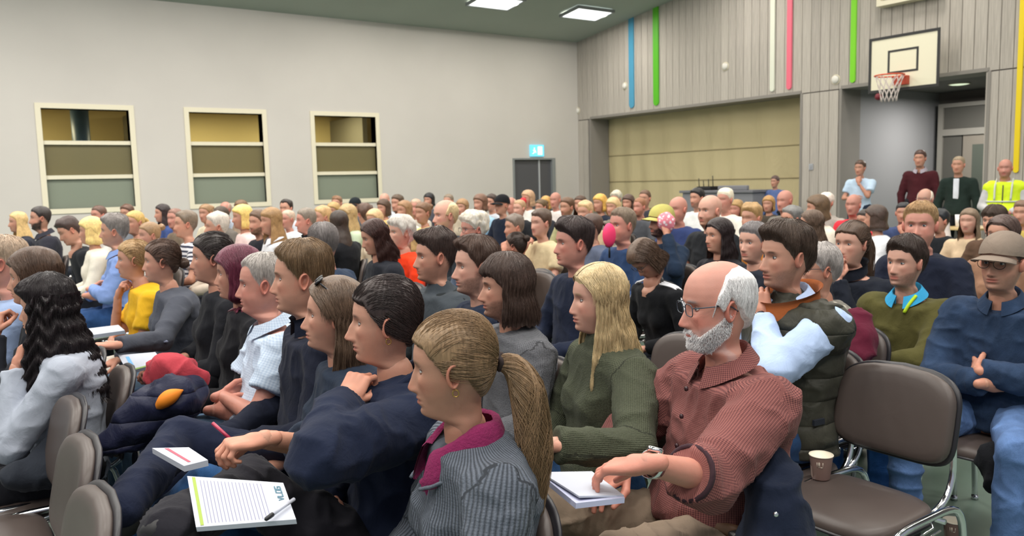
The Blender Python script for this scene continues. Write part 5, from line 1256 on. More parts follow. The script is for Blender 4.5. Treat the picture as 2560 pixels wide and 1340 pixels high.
A(1039, 518, 42, 'm', 'crop', '#b09078', 'plain', '#c8c0b4', 'lap', 'pink-faced man left of the tanned woman in yellow', X=3.9, sk='r')
A(1057, 532, 52, 'f', hs('bun', T=.012), '#6a4a30', 'plain', '#e0cf90', 'lap', 'tanned woman in a pale yellow top', X=3.5, hyaw=12, sk='b')
A(1072, 500, 34, 'f', 'bob', '#1f1d20', 'plain', '#50525a', 'lap', 'black-haired woman peeping over the tanned woman', X=4.8)
A(1112, 538, 76, 'm', hs('bald', T=.010), '#c8b084', 'plain', '#2b3238', 'lap', 'tall man with a bald forehead and fair sides in a dark jacket', X=3.1, hyaw=-4, g=dict(beard=.45), sk='c')
A(1121, 503, 36, 'm', 'crop', '#7a6a58', 'plain', '#8c8880', 'lap', 'man with thin hair just above the tall balding man', X=4.9)
A(1155, 518, 42, 'f', 'bob', '#94704a', 'plain', '#b4a894', 'lap', 'brown-blonde woman above the white curly hair', X=4.4)
A(1181, 573, 80, 'f', hs('curly', T=.032, Ts=.022, nape=-.06), '#dcd2c0', 'plain', '#66788e', 'lap', 'white curly-haired woman with glasses in a grey-blue jacket', X=3.1, hyaw=-6, glasses='#33343a', sk='r')
A(1200, 508, 44, 'f', 'bob', '#6a4a38', 'plain', '#9cc0d8', 'lap', 'brown-haired woman in a light blue blouse near the wall', X=4.5)
A(1228, 506, 40, 'm', 'short', '#3c2e28', 'plain', '#c0c4cc', 'lap', 'dark-haired man left of the man in the black cap', X=4.8)
A(1254, 512, 46, 'm', hs('none'), '#24201f', 'plain', '#1d2434', 'lap', 'man in a black cap and navy hoodie near the grey door', X=4.2, hyaw=4, extra=('cap',), capc='#1b1c20')
A(1277, 512, 38, 'm', 'bald', '#b09078', 'plain', '#cfc8c0', 'lap', 'pink bald man directly left of the pale-faced man in black', X=5.0, sk='r')
A(1298, 521, 46, 'm', 'crop', '#a88460', 'plain', '#26282c', 'lap', 'pale-faced man in black in front of the grey door', X=4.5, hyaw=14, sk='c')
A(1319, 495, 40, 'f', 'bob', '#b08a68', 'plain', '#e8e4dc', 'lap', 'woman holding a red cloth to her face at the door', X=5.6, hyaw=6, extra=('redcloth',))
A(1352, 518, 40, 'f', 'bun', '#5a4428', 'plain', '#34363c', 'lap', 'woman with brown tied hair right of the grey door handle strip', X=5.0)
A(1364, 508, 36, 'f', 'bob', '#b98a42', 'plain', '#3c3e44', 'lap', 'golden-haired woman at the right edge of the grey door', X=5.8)
A(1388, 500, 38, 'm', 'none', '#a08070', 'plain', '#e4dcd8', 'lap', 'bald man in white right of the grey door', X=5.6, sk='r')
A(1417, 518, 48, 'm', 'short', '#5c402c', 'plain', '#b4ae84', 'lap', 'tan man with a trimmed beard in a khaki shirt by the corner', X=4.8, hyaw=8, sk='b', g=dict(beard=.6))
A(1450, 510, 42, 'f', 'long', '#4c3628', 'plain', '#8c7c6c', 'lap', 'long brown-haired woman in front of the room corner', X=5.4)
A(1284, 568, 62, 'm', hs('short', T=.018), '#675a50', 'plain', '#c8a48a', 'chin', 'grey-brown-haired man holding his hand up to his face', X=3.35, hyaw=-10)
A(1288, 614, 66, 'f', hs('bun', T=.010, bunr=.03), '#33241c', 'plain', '#a8825c', 'lap', 'woman with round dark brown hair low between two bearded men', X=2.9, hyaw=-60, tyaw=-30)
A(1351, 557, 68, 'm', 'short', '#4e3c30', 'plain', '#d0bd98', 'chinR', 'man in a beige short-sleeved shirt with a hand raised to his ear', X=3.5, hyaw=2, sleeve='short', sk='c')
A(1432, 606, 126, 'm', hs('fade', T=.022, Ts=.004), '#3a2e2c', 'plain', '#1e2538', 'lap', 'man in a navy T-shirt with shaved sides and a square jaw', X=2.62, hyaw=-18, g=dict(jaw=.08, red=.7), sk='r')
A(1478, 568, 66, 'f', hs('pony', T=.012), '#4c372e', 'plain', '#5a6276', 'lap', 'brown-haired ponytailed woman hidden behind the navy T-shirt', X=3.5, hyaw=-30)
A(1462, 531, 54, 'f', hs('short', T=.020), '#c09a6c', 'plain', '#bfa686', 'lap', 'sandy-haired head behind the navy T-shirt man', X=4.2)
A(1499, 508, 44, 'f', 'bob', '#d09c3c', 'plain', '#272c3a', 'lap', 'ginger-blonde woman in a dark top in front of the curtain', X=5.4)
A(1540, 497, 36, 'f', 'curly', '#c0b8a4', 'plain', '#948c80', 'lap', 'white-haired person far off before the curtain', X=6.5)
A(1532, 517, 44, 'f', 'bob', '#c8a470', 'plain', '#8a8478', 'lap', 'fair woman directly behind the ruddy man with the pink fan', X=5.0)
A(1570, 507, 40, 'f', 'bob', '#4e382e', 'plain', '#6c625c', 'lap', 'dark-haired woman left of the two men close together', X=5.8)
A(1612, 496, 42, 'm', 'crop', '#5e4230', 'plain', '#404048', 'lap', 'clean-shaven man high up before the curtain', X=5.8)
A(1599, 517, 46, 'm', 'crop', '#8a5a3c', 'plain', '#54565c', 'lap', 'red-bearded man below the clean-shaven man', X=5.2, g=dict(beard=.6), sk='r')
A(1554, 562, 84, 'mb', hs('crop', T=.012, rec=.008), '#857462', 'plain', '#2f4468', 'lap', 'ruddy man in a navy jacket holding a pink fan', X=3.75, hyaw=-4, sk='r', extra=('pinkfan',))
A(1652, 553, 76, 'm', hs('none'), '#2a1d22', 'plain', '#223044', 'ear', 'dark-bearded man in a yellow-green cap raising a hand', X=4.2, hyaw=-14, g=dict(beard=.9, scalp=1), extra=('cap', 'pinkcloth'), capc='#b8b066')
A(1694, 523, 64, 'mb', 'none', '#8a6a5c', 'plain', '#323f6a', 'cross', 'bald ruddy man in a blue T-shirt', X=4.9, hyaw=6, sk='r', sleeve='short')
A(1742, 495, 48, 'm', 'short', '#221f20', 'plain', '#eef0ee', 'lap', 'black-haired man in a bright white shirt', X=6.3, hyaw=0, g=dict(beard=.5))
A(1773, 526, 74, 'mb', 'none', '#9a6a4c', 'plain', '#24262a', 'lap', 'big bald man with a reddish beard in a black T-shirt', X=4.7, hyaw=-4, g=dict(beard=.6), sk='c', sleeve='short')
A(1795, 588, 84, 'f', hs('long', len=.18, back=.3), '#2e2424', 'plain', '#26262c', 'lap', 'dark-haired woman in black behind the old man', X=3.6, hyaw=-14)
A(1812, 499, 52, 'm', hs('short', T=.014), '#dcd0b4', 'plain', '#ece6da', 'lap', 'white-haired man in a cream shirt before the grey desk', X=6.2, hyaw=8, sk='r')
A(1612, 648, 92, 'f', hs('bob', len=.12, T=.018), '#584436', 'plain', '#1b1c1f', 'lap', 'person in a black jacket with white shoulder stripes bowing the head', X=2.75, hyaw=-12, pitch=48, lean=20, extra=('stripes',), glasses='#26262a')
A(1840, 523, 48, 'f', 'bob', '#9a7846', 'plain', '#c07a78', 'lap', 'pink-faced woman with light brown hair by the grey desk', X=5.9, sk='r')
A(1878, 545, 70, 'm', hs('fade', T=.022), '#9c7a4a', 'plain', '#d88a38', 'lap', 'blond-topped man with shaved sides in an orange top', X=4.7, hyaw=0)
A(1921, 510, 40, 'f', 'bob', '#a87c44', 'plain', '#4e463e', 'lap', 'golden-brown-haired woman left of the bald man below the technician', X=6.2)
A(1961, 502, 54, 'm', 'none', '#a08070', 'plain', '#7c7870', 'lap', 'bald man right below the technician', X=6.3, sk='r')
A(1978, 548, 66, 'm', hs('short', T=.016), '#6c6a68', 'plain', '#5c6470', 'lap', 'grey-haired man above the brown-haired man in the vest', X=5.0, hyaw=-20)
A(2026, 560, 68, 'f', hs('long', len=.3), '#5e4a3c', 'plain', '#6e675e', 'lap', 'long brown-haired woman between two grey heads', X=4.9, hyaw=-50)
A(2042, 520, 64, 'f', hs('bob', len=.14), '#5c4630', 'plain', '#e2d6c6', 'lap', 'brown-haired woman in a cream top turned away from the camera', X=5.8, hyaw=-45, tyaw=-30)
A(2065, 507, 48, 'f', hs('curly', T=.022, Ts=.016), '#e0d0c0', 'plain', '#b0a8a0', 'lap', 'white-haired person by the wooden wall post', X=6.8)
A(1882, 605, 104, 'f', hs('crop', T=.012, Ts=.008, front=.060), '#7a7474', 'plain', '#2a2e38', 'lap', 'woman with very short grey hair behind the old man', X=3.75, hyaw=0, sk='c')
# third and fourth rows on the right
A(1962, 640, 150, 'm', hs('side', T=.024, Ts=.012, quiff=.006), '#43342a', 'plain', '#b4c8ea', 'think', 'brown-haired man in a light blue shirt and quilted vest, hand on mouth', armpx={0: (1935, 925, 'n', 1905, 795, 'f', 1893, 705, .02, (-.6, -.6, 0), 'pinch')}, X=2.62, hyaw=-20, tyaw=-8, lv=2, vest=('puffer', '#3d3c34'), collar='shirt', g=dict(beard=.35, nose=1.08, red=.6), bot=('denim', '#2a4468'), extra=('bluewatch', 'vestcollar'), loose=.012, fold=1.2)
A(2045, 672, 112, 'f', hs('short', T=.018, Ts=.014), '#a39c98', 'pattern', ('#7d7a72', '#b9b4a6'), 'lap', 'grey-haired woman with glasses in a patterned blouse', X=3.15, hyaw=-30, glasses='#30343c')
A(2128, 608, 112, 'f', hs('pony', T=.012), '#4a3628', 'plain', '#20242e', 'mouth', 'woman in a black zip jacket covering her mouth', X=3.75, hyaw=-2, tyaw=0, sleeve='long', collar='high', sk='c')
A(2262, 655, 120, 'm', hs('side', T=.018, Ts=.012), '#372a24', 'plain', '#54502c', 'clasp', 'man in an olive sweater over a turquoise shirt', armpx={0: (2320, 905, 'n', 2160, 912, 'n', 2095, 905, .04, (-.2, -.6, -.6), 'curl'), 1: (2170, 860, 'f', 2125, 905, 'n', 2150, 925, -.05, (-.2, -.6, -.6), 'curl')}, X=3.55, hyaw=-6, tyaw=4, g=dict(beard=.45), collar='shirt', collarc=('plain', '#3a9fd0'), collarl='turquoise shirt collar', bot=('denim', '#2e5896'), sk='c', loose=.016, fold=1.3, extra=('lanyard',))
A(2505, 655, 134, 'm', hs('none'), '#4a3830', 'denim', '#2b3b54', 'cross', 'man in a taupe cap and denim shirt with folded arms', X=3.62, hyaw=-2, tyaw=6, glasses='#1e1e22', roundg=True, g=dict(beard=.3, scalp=1), collar='shirt', bot=('denim', '#5a76a4'), legs='wide', extra=('cap',), capc='#84766a', loose=.018, fold=1.3)
A(2300, 562, 104, 'mb', hs('crop', T=.014, quiff=.004), '#a4835a', 'plain', '#1f2434', 'lap', 'big fair-haired man in a navy T-shirt looking at the camera side', X=4.45, hyaw=18, tyaw=6, sleeve='short', sk='r')
A(2505, 585, 92, 'f', hs('long', len=.25), '#52403a', 'plain', '#94705a', 'lap', 'woman with glasses in a brown cardigan behind the taupe cap', X=4.5, hyaw=-8, glasses='#5a4038', loose=.018)
A(2133, 512, 54, 'm', 'none', '#8a6a5c', 'plain', '#e23a48', 'lap', 'bald man in a red top below the man in the light blue shirt', X=6.6, hyaw=8, sk='r')
A(2187, 545, 62, 'f', hs('bob', len=.15), '#44342c', 'plain', '#e6e6ea', 'lap', 'dark-haired woman in a white shirt turning away', X=5.8, hyaw=-70, tyaw=-50)
A(2162, 552, 54, 'm', 'short', '#3c3430', 'plain', '#384250', 'lap', 'short-haired man in slate blue next to the white shirt', X=5.3, hyaw=-10)
A(2312, 498, 54, 'm', 'bald', '#dcc8b4', 'plain', '#e6d8d0', 'lap', 'white-haired bald man with glasses in front of the burgundy sweater', X=7.0, hyaw=8, glasses='#5a4648', sk='c')
A(2258, 532, 50, 'm', 'short', '#26262a', 'plain', '#46557c', 'chin', 'black-haired man in blue left of the big fair-haired man', X=6.2, hyaw=20)
A(2348, 552, 56, 'm', 'short', '#24262a', 'plain', '#23262b', 'lap', 'black-haired man in a black jacket right of the big fair-haired man', X=5.8, hyaw=-20)
A(2422, 552, 66, 'f', hs('long', len=.22), '#75604c', 'plain', '#d6bc9c', 'lap', 'woman with long light brown hair in a beige top', X=5.8, hyaw=6, sk='c')
A(2484, 552, 64, 'm', hs('shag', T=.024, Ts=.014, nape=-.07), '#4a3a30', 'plain', '#5c4638', 'lap', 'young man with tousled brown hair above the taupe cap', X=5.4, hyaw=-8)
A(2556, 532, 60, 'm', 'short', '#6e5240', 'plain', '#c8b060', 'lap', 'man cut off by the right picture edge', X=5.8, hyaw=0)
# standing people
S_ = dict(stand=True)
A(2150, 420, 50, 'm', 'short', '#4c382e', 'plain', '#c2d8ee', 'standchin', 'man in a light blue T-shirt standing with a hand to his mouth', X=12.0, hyaw=8, tyaw=10, sleeve='short', bot=('plain', '#2a3346'), legs='stand', **S_)
A(2300, 396, 46, 'm', 'short', '#4a342e', 'plain', '#4a2026', 'stand', 'man in a burgundy sweater leaning at the alcove wall', X=12.7, hyaw=12, tyaw=14, collar='shirt', collarc=('plain', '#b0a8b4'), collarl='pale shirt collar', legs='stand', bot=('plain', '#25262b'), **S_)
A(2396, 412, 48, 'm', 'crop', '#8c7a62', 'plain', '#24302c', 'stand', 'man in an open dark green jacket standing by the door', X=11.6, hyaw=10, tyaw=12, legs='stand', bot=('plain', '#20242c'), extra=('opening',), **S_)
A(2513, 420, 52, 'mb', 'none', '#9a6a58', 'plain', '#c8c6c8', 'standclasp', 'bald man in a neon yellow safety vest', X=10.9, hyaw=14, tyaw=16, sk='r', g=dict(beard=.5), legs='stand', bot=('plain', '#2a2c34'), extra=('hivis',), **S_)
A(1937, 454, 36, 'm', 'short', '#54403c', 'plain', '#5c6e9e', 'stand', 'technician in a blue shirt behind the grey desk', X=12.6, hyaw=6, tyaw=10, legs='stand', **S_)
POS = [(0.252, 3.425, 1.111), (0.253, 3.899, 1.185), (0.173, 4.379, 1.221), (0.859, 8.368, 1.183), (0.771, 10.085, 1.269), (0.611, 10.997, 1.21), (0.975, 7.882, 1.197), (1.036, 7.046, 1.227), (0.85, 1.468, 1.144), (0.918, 1.937, 1.173), (0.94, 2.342, 1.137), (0.974, 2.7, 1.221), (0.97, 3.124, 1.161), (0.991, 3.537, 1.168), (1.001, 3.985, 1.207), (0.893, 4.594, 1.158), (0.832, 5.054, 1.141), (1.362, 7.427, 1.154), (1.538, 11.571, 1.237), (1.994, 12.314, 1.225), (1.5, 8.866, 1.219), (2.304, 11.562, 1.23), (1.697, 1.479, 1.183), (1.698, 1.975, 1.148), (1.654, 2.443, 1.147), (1.808, 2.891, 1.18), (1.865, 3.349, 1.189), (2.327, 5, 1.184), (1.814, 4.628, 1.196), (1.747, 7.796, 1.221), (2.189, 10.282, 1.195), (2.701, 10.89, 1.225), (1.9, 7.322, 1.205), (2.759, 10.394, 1.196), (3.588, 13.231, 1.211), (2.452, 8.45, 1.241), (3.361, 11.596, 1.247), (2.465, 7.955, 1.196), (2.396, 7.363, 1.23), (3.857, 11.139, 1.239), (3.418, 9.835, 1.139), (2.826, 7.617, 1.207), (3.215, 8.175, 1.208), (4.299, 10.512, 1.197), (2.928, 7.049, 1.19), (5.446, 13.14, 1.242), (3.623, 8.471, 1.206), (5.314, 12.088, 1.215), (4.194, 9.25, 1.181), (3.721, 7.978, 1.16), (5.884, 12.18, 1.273), (4.927, 10.246, 1.214), (5.446, 10.843, 1.258), (4.527, 8.838, 1.218), (2.695, 5.339, 1.184), (3.227, 6.204, 1.033), (5.486, 10.343, 1.203), (4.332, 8.001, 1.211), (6.886, 12.481, 1.252), (3.293, 5.709, 1.274), (6.981, 11.964, 1.23), (5.896, 9.731, 1.194), (3.048, 4.896, 1.201), (5.88, 9.231, 1.255), (6.693, 10.192, 1.231), (5.851, 8.667, 1.239), (7.165, 10.355, 1.176), (6.293, 8.898, 1.172), (7.13, 9.856, 1.284), (6.811, 9.103, 1.166), (7.992, 10.547, 1.17), (7.826, 10.076, 1.23), (6.345, 7.935, 1.198), (7.139, 8.634, 1.203), (4.244, 6.098, 1.114), (3.529, 5.055, 1.043), (4.184, 5.602, 1.171), (2.621, 3.234, 1.211), (4.356, 5.127, 1.139), (5.519, 6.598, 1.189), (7.064, 8.136, 1.221), (8.875, 9.817, 1.216), (6.795, 7.577, 1.189), (7.927, 8.515, 1.193), (8.403, 8.666, 1.24), (7.293, 7.617, 1.17), (3.952, 4.314, 1.203), (4.546, 4.513, 1.196), (5.731, 5.464, 1.23), (7.989, 7.276, 1.262), (5.046, 4.463, 1.261), (4.133, 3.58, 1.147), (7.235, 6.169, 1.27), (3.161, 3.263, 1.082), (7.686, 6.383, 1.14), (5.545, 4.444, 1.176), (9.228, 7.106, 1.141), (7.837, 5.814, 1.238), (6.043, 4.411, 1.144), (5.655, 3.946, 1.134), (6.535, 4.496, 1.222), (8.588, 5.784, 1.189), (3.745, 2.989, 1.154), (2.623, 1.941, 1.22), (3.123, 2.138, 1.114), (3.828, 2.427, 1.169), (3.598, 2.008, 1.117), (3.531, 1.559, 1.152), (4.456, 2.405, 1.234), (5.17, 2.289, 1.146), (8.187, 5.175, 1.185), (6.676, 4.009, 1.134), (7.311, 4.495, 1.067), (9.06, 4.844, 1.219), (8.486, 4.77, 1.091), (7.62, 3.931, 1.066), (7.238, 3.478, 1.096), (6.894, 3.12, 1.122), (8.253, 3.482, 1.123), (12, 7.479, 1.614), (12.7, 6.886, 1.741), (11.6, 5.742, 1.613), (10.9, 4.819, 1.55), (12.6, 9.563, 1.415)]
# ---------------------------------------------------------------- chairs
CH_UP = newmat('chair_vinyl', lin('#4f4541'), .42, spec=.45); _q = NT(CH_UP); _q.bump(_q.noise(_q.coords(), 260, 3), .12, .001)
CH_SH = simple('chair_shell', '#232126', .4)
def pad_mesh(name, W, H, T, ex, curve, mat, side=1, nr=9, nc=40, dome=.0):
    """rounded cushion in the yz plane facing +x, centred; curve bends the edges forward"""
    a = np.arange(nc) / nc * 2 * np.pi; ca, sa = np.cos(a), np.sin(a)
    oy = W / 2 * np.sign(ca) * np.abs(ca) ** (2 / ex); oz = H / 2 * np.sign(sa) * np.abs(sa) ** (2 / ex)
    oz = oz + dome * (1 - (oy / (W / 2)) ** 2) * (oz > 0)
    rows = []
    for r, xx in [(.001, T), (.3, T), (.6, T * .98), (.8, T * .93), (.92, T * .78), (.98, T * .5), (1.0, T * .15), (1.0, -T * .1), (.97, -T * .3), (.6, -T * .32), (.001, -T * .32)]:
        y, z = oy * r, oz * r; rows.append(np.stack([xx + curve * y ** 2, y, z], 1))
    V = np.array(rows).reshape(-1, 3); F = grid_faces(len(rows), nc)[:, ::-1]
    return V, F
def chair_parts():
    V, F = pad_mesh('seat', .46, .42, .035, 3.6, 0, None); Vs = np.stack([V[:, 2] + .035, V[:, 1], V[:, 0] + .405 - .012 * np.clip((V[:, 2] - .10) / .11, 0, 1) ** 2], 1)
    seat = mesh_from('seat', Vs, [F[:, ::-1]], [CH_UP])
    V, F = pad_mesh('pan', .475, .435, .012, 3.6, 0, None); Vp = np.stack([V[:, 2] + .035, V[:, 1], V[:, 0] + .388], 1); pan = mesh_from('seat_pan', Vp, [F[:, ::-1]], [CH_SH])
    def tilt(V):
        a = math.radians(12); c, s = math.cos(a), math.sin(a); x, z = V[:, 0], V[:, 2]
        return np.stack([-.245 + x * c - z * s, V[:, 1] * (1 + .25 * (z + .14) * (z < 0) * 0), .672 + x * s + z * c], 1)
    V, F = pad_mesh('back', .435, .285, .030, 4.6, .50, None, dome=.034); back = mesh_from('backrest', tilt(V), [F], [CH_UP])
    V, F = pad_mesh('shell', .455, .305, .016, 4.6, .50, None, dome=.034); V = V - [.020, 0, 0]; shell = mesh_from('back_shell', tilt(V), [F], [CH_SH])
    q = []
    for s in (-1, 1):
        y = .250 * s
        q.append(tube(smooth_path([(-.27, y, .012), (-.235, y, .36), (-.215, y, .415), (-.15, y, .43), (.14, y, .43), (.21, y, .415), (.235, y, .36), (.29, y, .012)], 36), .0125, 10))
        q.append(tube(smooth_path([(.05, .19 * s, .385), (-.16, .19 * s, .385), (-.25, .19 * s, .42), (-.285, .19 * s, .50), (-.275, .19 * s, .64)], 24), .0115, 8))
    q.append(tube([(.10, -.25, .39), (.10, .25, .39)], .010, 8)); q.append(tube([(-.12, -.25, .39), (-.12, .25, .39)], .010, 8))
    for s in (-1, 1): q.append(tube([(-.02, .252 * s, .42), (-.02, .262 * s, .40), (.10, .268 * s, .395), (.10, .285 * s, .395), (-.02, .285 * s, .40)], .004, 6))
    for s in (-1, 1):
        for x in (-.27, .29): q.append(tube([(x, .25 * s, 0), (x, .25 * s, .02)], .016, 8))
    V, F = cat(q)[:2]; frame = mesh_from('frame', V, fixF(F), [M['chrome']])
    return dict(seat=seat, seat_pan=pan, backrest=back, back_shell=shell, frame=frame)
CP = chair_parts()
def chair(x, y, rz, label, group=None, full=True):
    t = thing('conference_chair', label, 'chair', (x, y, 0), rz, group)
    for k in (('seat', 'seat_pan', 'backrest', 'back_shell', 'frame') if full else ('seat', 'backrest', 'back_shell', 'frame')): obj(k, CP[k], t)
    return t
# ---------------------------------------------------------------- things people wear
def on_head(s, i, V, F, name, mats, fm=None):
    V = (np.asarray(V) * i['ks']) @ i['Rh'].T + i['Hl']
    return obj(name, mesh_from(name, V, fixF(F), mats, fm=fm), i['root'])
def x_hairtie(s, i):
    t = np.array(s['h']['tie']) + [-.006, 0, .0]; a = np.linspace(0, 2 * np.pi, 20, endpoint=False)
    q = tube(np.stack([t[0] + 0 * a - .004 * np.cos(3 * a), t[1] + .0165 * np.cos(a), t[2] + .0165 * np.sin(a)], 1), .0075, 8, closed=True)
    o = on_head(s, i, q[0], q[1], 'hair_tie', [simple('dark_elastic', '#2b1d1c', .8)]); o['label'] = 'dark brown hair tie'
def x_earring(s, i):
    for sd in (-1, 1):
        a = np.linspace(0, 2 * np.pi, 20, endpoint=False)
        q = tube(np.stack([-.010 + .007 * np.cos(a), np.full(20, .0800 * sd), -.048 + .008 * np.sin(a)], 1), .0014, 6, closed=True)
        o = on_head(s, i, q[0], q[1], 'earring', [simple('gold', '#c9a25a', .25, 1.0)]); o['label'] = 'small gold hoop earring'
def x_sunglasses(s, i):
    q = []
    for sd in (-1, 1):
        a = np.linspace(0, 2 * np.pi, 20, endpoint=False); e = uv_sphere((.052, .030 * sd, .112), 1, 6, 14)
        V = (e[0] - [.052, .030 * sd, .112]) * [.020, .026, .006]; c, s_ = math.cos(.75), math.sin(.75)
        V = np.stack([V[:, 0] * c + V[:, 2] * s_, V[:, 1], -V[:, 0] * s_ + V[:, 2] * c], 1) + [.050, .030 * sd, .118]; q.append((V, e[1]))
        q.append(tube(smooth_path([(.046, .055 * sd, .112), (.01, .076 * sd, .085), (-.03, .082 * sd, .060)], 10), .003, 6))
    V, F = cat(q)[:2]; on_head(s, i, V, F, 'sunglasses', [simple('dark_lens', '#1b1a20', .15)])['label'] = 'dark sunglasses pushed up into the hair'
def x_collar_maroon(s, i):
    fwd = i['fwd']; c = fwd((-.040, 0, 1.000)); m = cloth_mat('rib', '#7d2650'); g2 = i['tm']
    a = np.linspace(-2.75, 2.75, 60); rows = []; prof = [(.060, .050), (.066, .056), (.074, .050), (.081, .030), (.087, .008), (.091, -.012), (.088, -.020)]
    for r, z in prof:
        fr = np.cos(a); rr = r * (1 + .10 * np.maximum(0, -0 * fr)); rows.append(np.stack([c[0] + rr * np.cos(a + np.pi) * 1.0, rr * 1.06 * np.sin(a + np.pi), c[2] + z - .012 - .034 * np.maximum(0, -np.cos(a)) + .0], 1))
    V = np.array(rows)
    fx = np.clip(V[..., 0] - c[0], 0, None)[..., None]; V = V + fx * np.array([.42, 0, -.42])
    V = V + .0018 * np.sin(a * 46)[None, :, None] * np.array([0, 0, .4])
    rad = V - c; rad[..., 2] = 0; rad /= np.linalg.norm(rad, axis=-1)[..., None]; V = V + rad * (.0014 * np.sin(a * 60))[None, :, None]
    V2 = V - rad * .004; nr, nc = V.shape[:2]; F = grid_faces(nr, nc, wrap=False)
    o = obj('collar', mesh_from('collar', np.concatenate([V.reshape(-1, 3), V2.reshape(-1, 3)]), [np.concatenate([F, F[:, ::-1] + nr * nc])], [m]), i['gm']); o['label'] = 'folded maroon ribbed inner collar'
    q = tube(V[-2] + rad[-2] * .003, .0045, 6); obj('collar_edge', mesh_from('collar_edge', q[0], fixF(q[1]), [g2]), i['root'])
    P = smooth_path([tuple(c + [.105, 0, -.085]), tuple(c + [.085, 0, -.125]), tuple(c + [.078, 0, -.175]), tuple(c + [.085, .0, -.23])], 16); q = tube(P, [.010] * 16, 8); obj('zip_placket', mesh_from('zip_placket', q[0] * [1, 1, 1], fixF(q[1]), [m]), i['root'])
    q = tube([P[6] + [.010, .004, 0], P[9] + [.010, .006, 0]], .004, 6); obj('zip_pull', mesh_from('zip_pull', q[0], fixF(q[1]), [M['black']]), i['root'])
def wrist_band(i, k, r, wd, mat, name, face=None, label=None, back=.035):
    S, E, W, fd, pn, kind, sd = i['arms'][k]; u = nrm(W - E); c = W - u * back; n = nrm(-pn - u * (-pn @ u)); b_ = np.cross(u, n)
    a = np.linspace(0, 2 * np.pi, 28, endpoint=False); rows = []
    for k2, (dr, du) in enumerate(((0, -wd / 2), (.003, -wd / 2), (.003, wd / 2), (0, wd / 2))): rows.append(c + (np.cos(a)[:, None] * n + np.sin(a)[:, None] * b_) * (r + dr) + u * du)
    V = np.array(rows).reshape(-1, 3); F = np.concatenate([grid_faces(4, 28), np.stack([84 + np.arange(28), 84 + (np.arange(28) + 1) % 28, (np.arange(28) + 1) % 28, np.arange(28)], -1)])
    o = obj(name, mesh_from(name, V + i['dz'], [F], [mat]), i['root'])
    if label: o['label'] = label
    if face:
        q = tube([c + n * (r - .001) + i['dz'], c + n * (r + .008) + i['dz']], .0175, 24); obj('watch_case', mesh_from('watch_case', q[0], fixF(q[1]), [M['chrome']]), o)
        q = tube([c + n * (r + .0085) + i['dz'], c + n * (r + .0092) + i['dz']], .0145, 24); obj('watch_face', mesh_from('watch_face', q[0], fixF(q[1]), [simple('dial' + face, face, .3)]), o)
def x_watch(s, i):
    wrist_band(i, 0, .0285, .018, M['chrome'], 'watch_strap', '#e8eaea', 'polished steel wristwatch band', .018)
    for k, rr in ((0, .040), (1, .040)):
        S, E, W, *_ = i['arms'][k]; u = nrm(W - E); c = E + (W - E) * .35; a = np.linspace(0, 2 * np.pi, 24, endpoint=False); n = nrm(np.cross(u, [0, 1, .2])); b_ = np.cross(u, n)
        q = tube(c + (np.cos(a)[:, None] * n + np.sin(a)[:, None] * b_) * .061, .0065, 8, closed=True); o = obj('rolled_cuff', mesh_from('rolled_cuff', q[0], fixF(q[1]), [cloth_mat('plain', '#3c2a30')]), i['gm']); o['label'] = 'dark inside of the rolled shirt cuff'
def x_bluewatch(s, i): wrist_band(i, 0, .034, .020, simple('watch_black', '#1c1f26', .4), 'watch_strap', '#20242c', 'dark wristwatch', .02)
def x_buttons(s, i):
    fwd = i['fwd']; q = []
    for z in (.945, .87, .79, .71, .635):
        x = np.interp(z, [.6, .7, .8, .9, .96], [.115, .118, .092, .075, .062]) + .012; p = fwd((x, 0, z)); q = tube([p, p + [.006, 0, 0]], .0065, 10); obj('button', mesh_from('button', q[0], fixF(q[1]), [simple('dark_button', '#3a2228', .35)]), i['gm'])
    # belt and phone pouch
    a = np.linspace(0, 2 * np.pi, 48, endpoint=False); b_ = BUILD[s['b']]; P = np.stack([-.012 + .150 * np.cos(a), .203 * np.sin(a), .600 + .02 * np.cos(a)], 1)
    q = tube(P, .012, 8, closed=True); q[0][:, 2] = (q[0][:, 2] - .600) * 1.6 + .600; o = obj('belt', mesh_from('belt', q[0], fixF(q[1]), [simple('brown_leather', '#7a5a44', .5)]), i['root']); o['label'] = 'brown leather belt'
    V, F = bx(-.10, .085, .200, .235, .545, .630, bev=.010); o = obj('phone_pouch', mesh_from('phone_pouch', V, fixF(F), [simple('black_leather', '#141416', .38, bump=.2, bs=150)]), i['root']); o['label'] = 'black leather phone pouch on the belt'
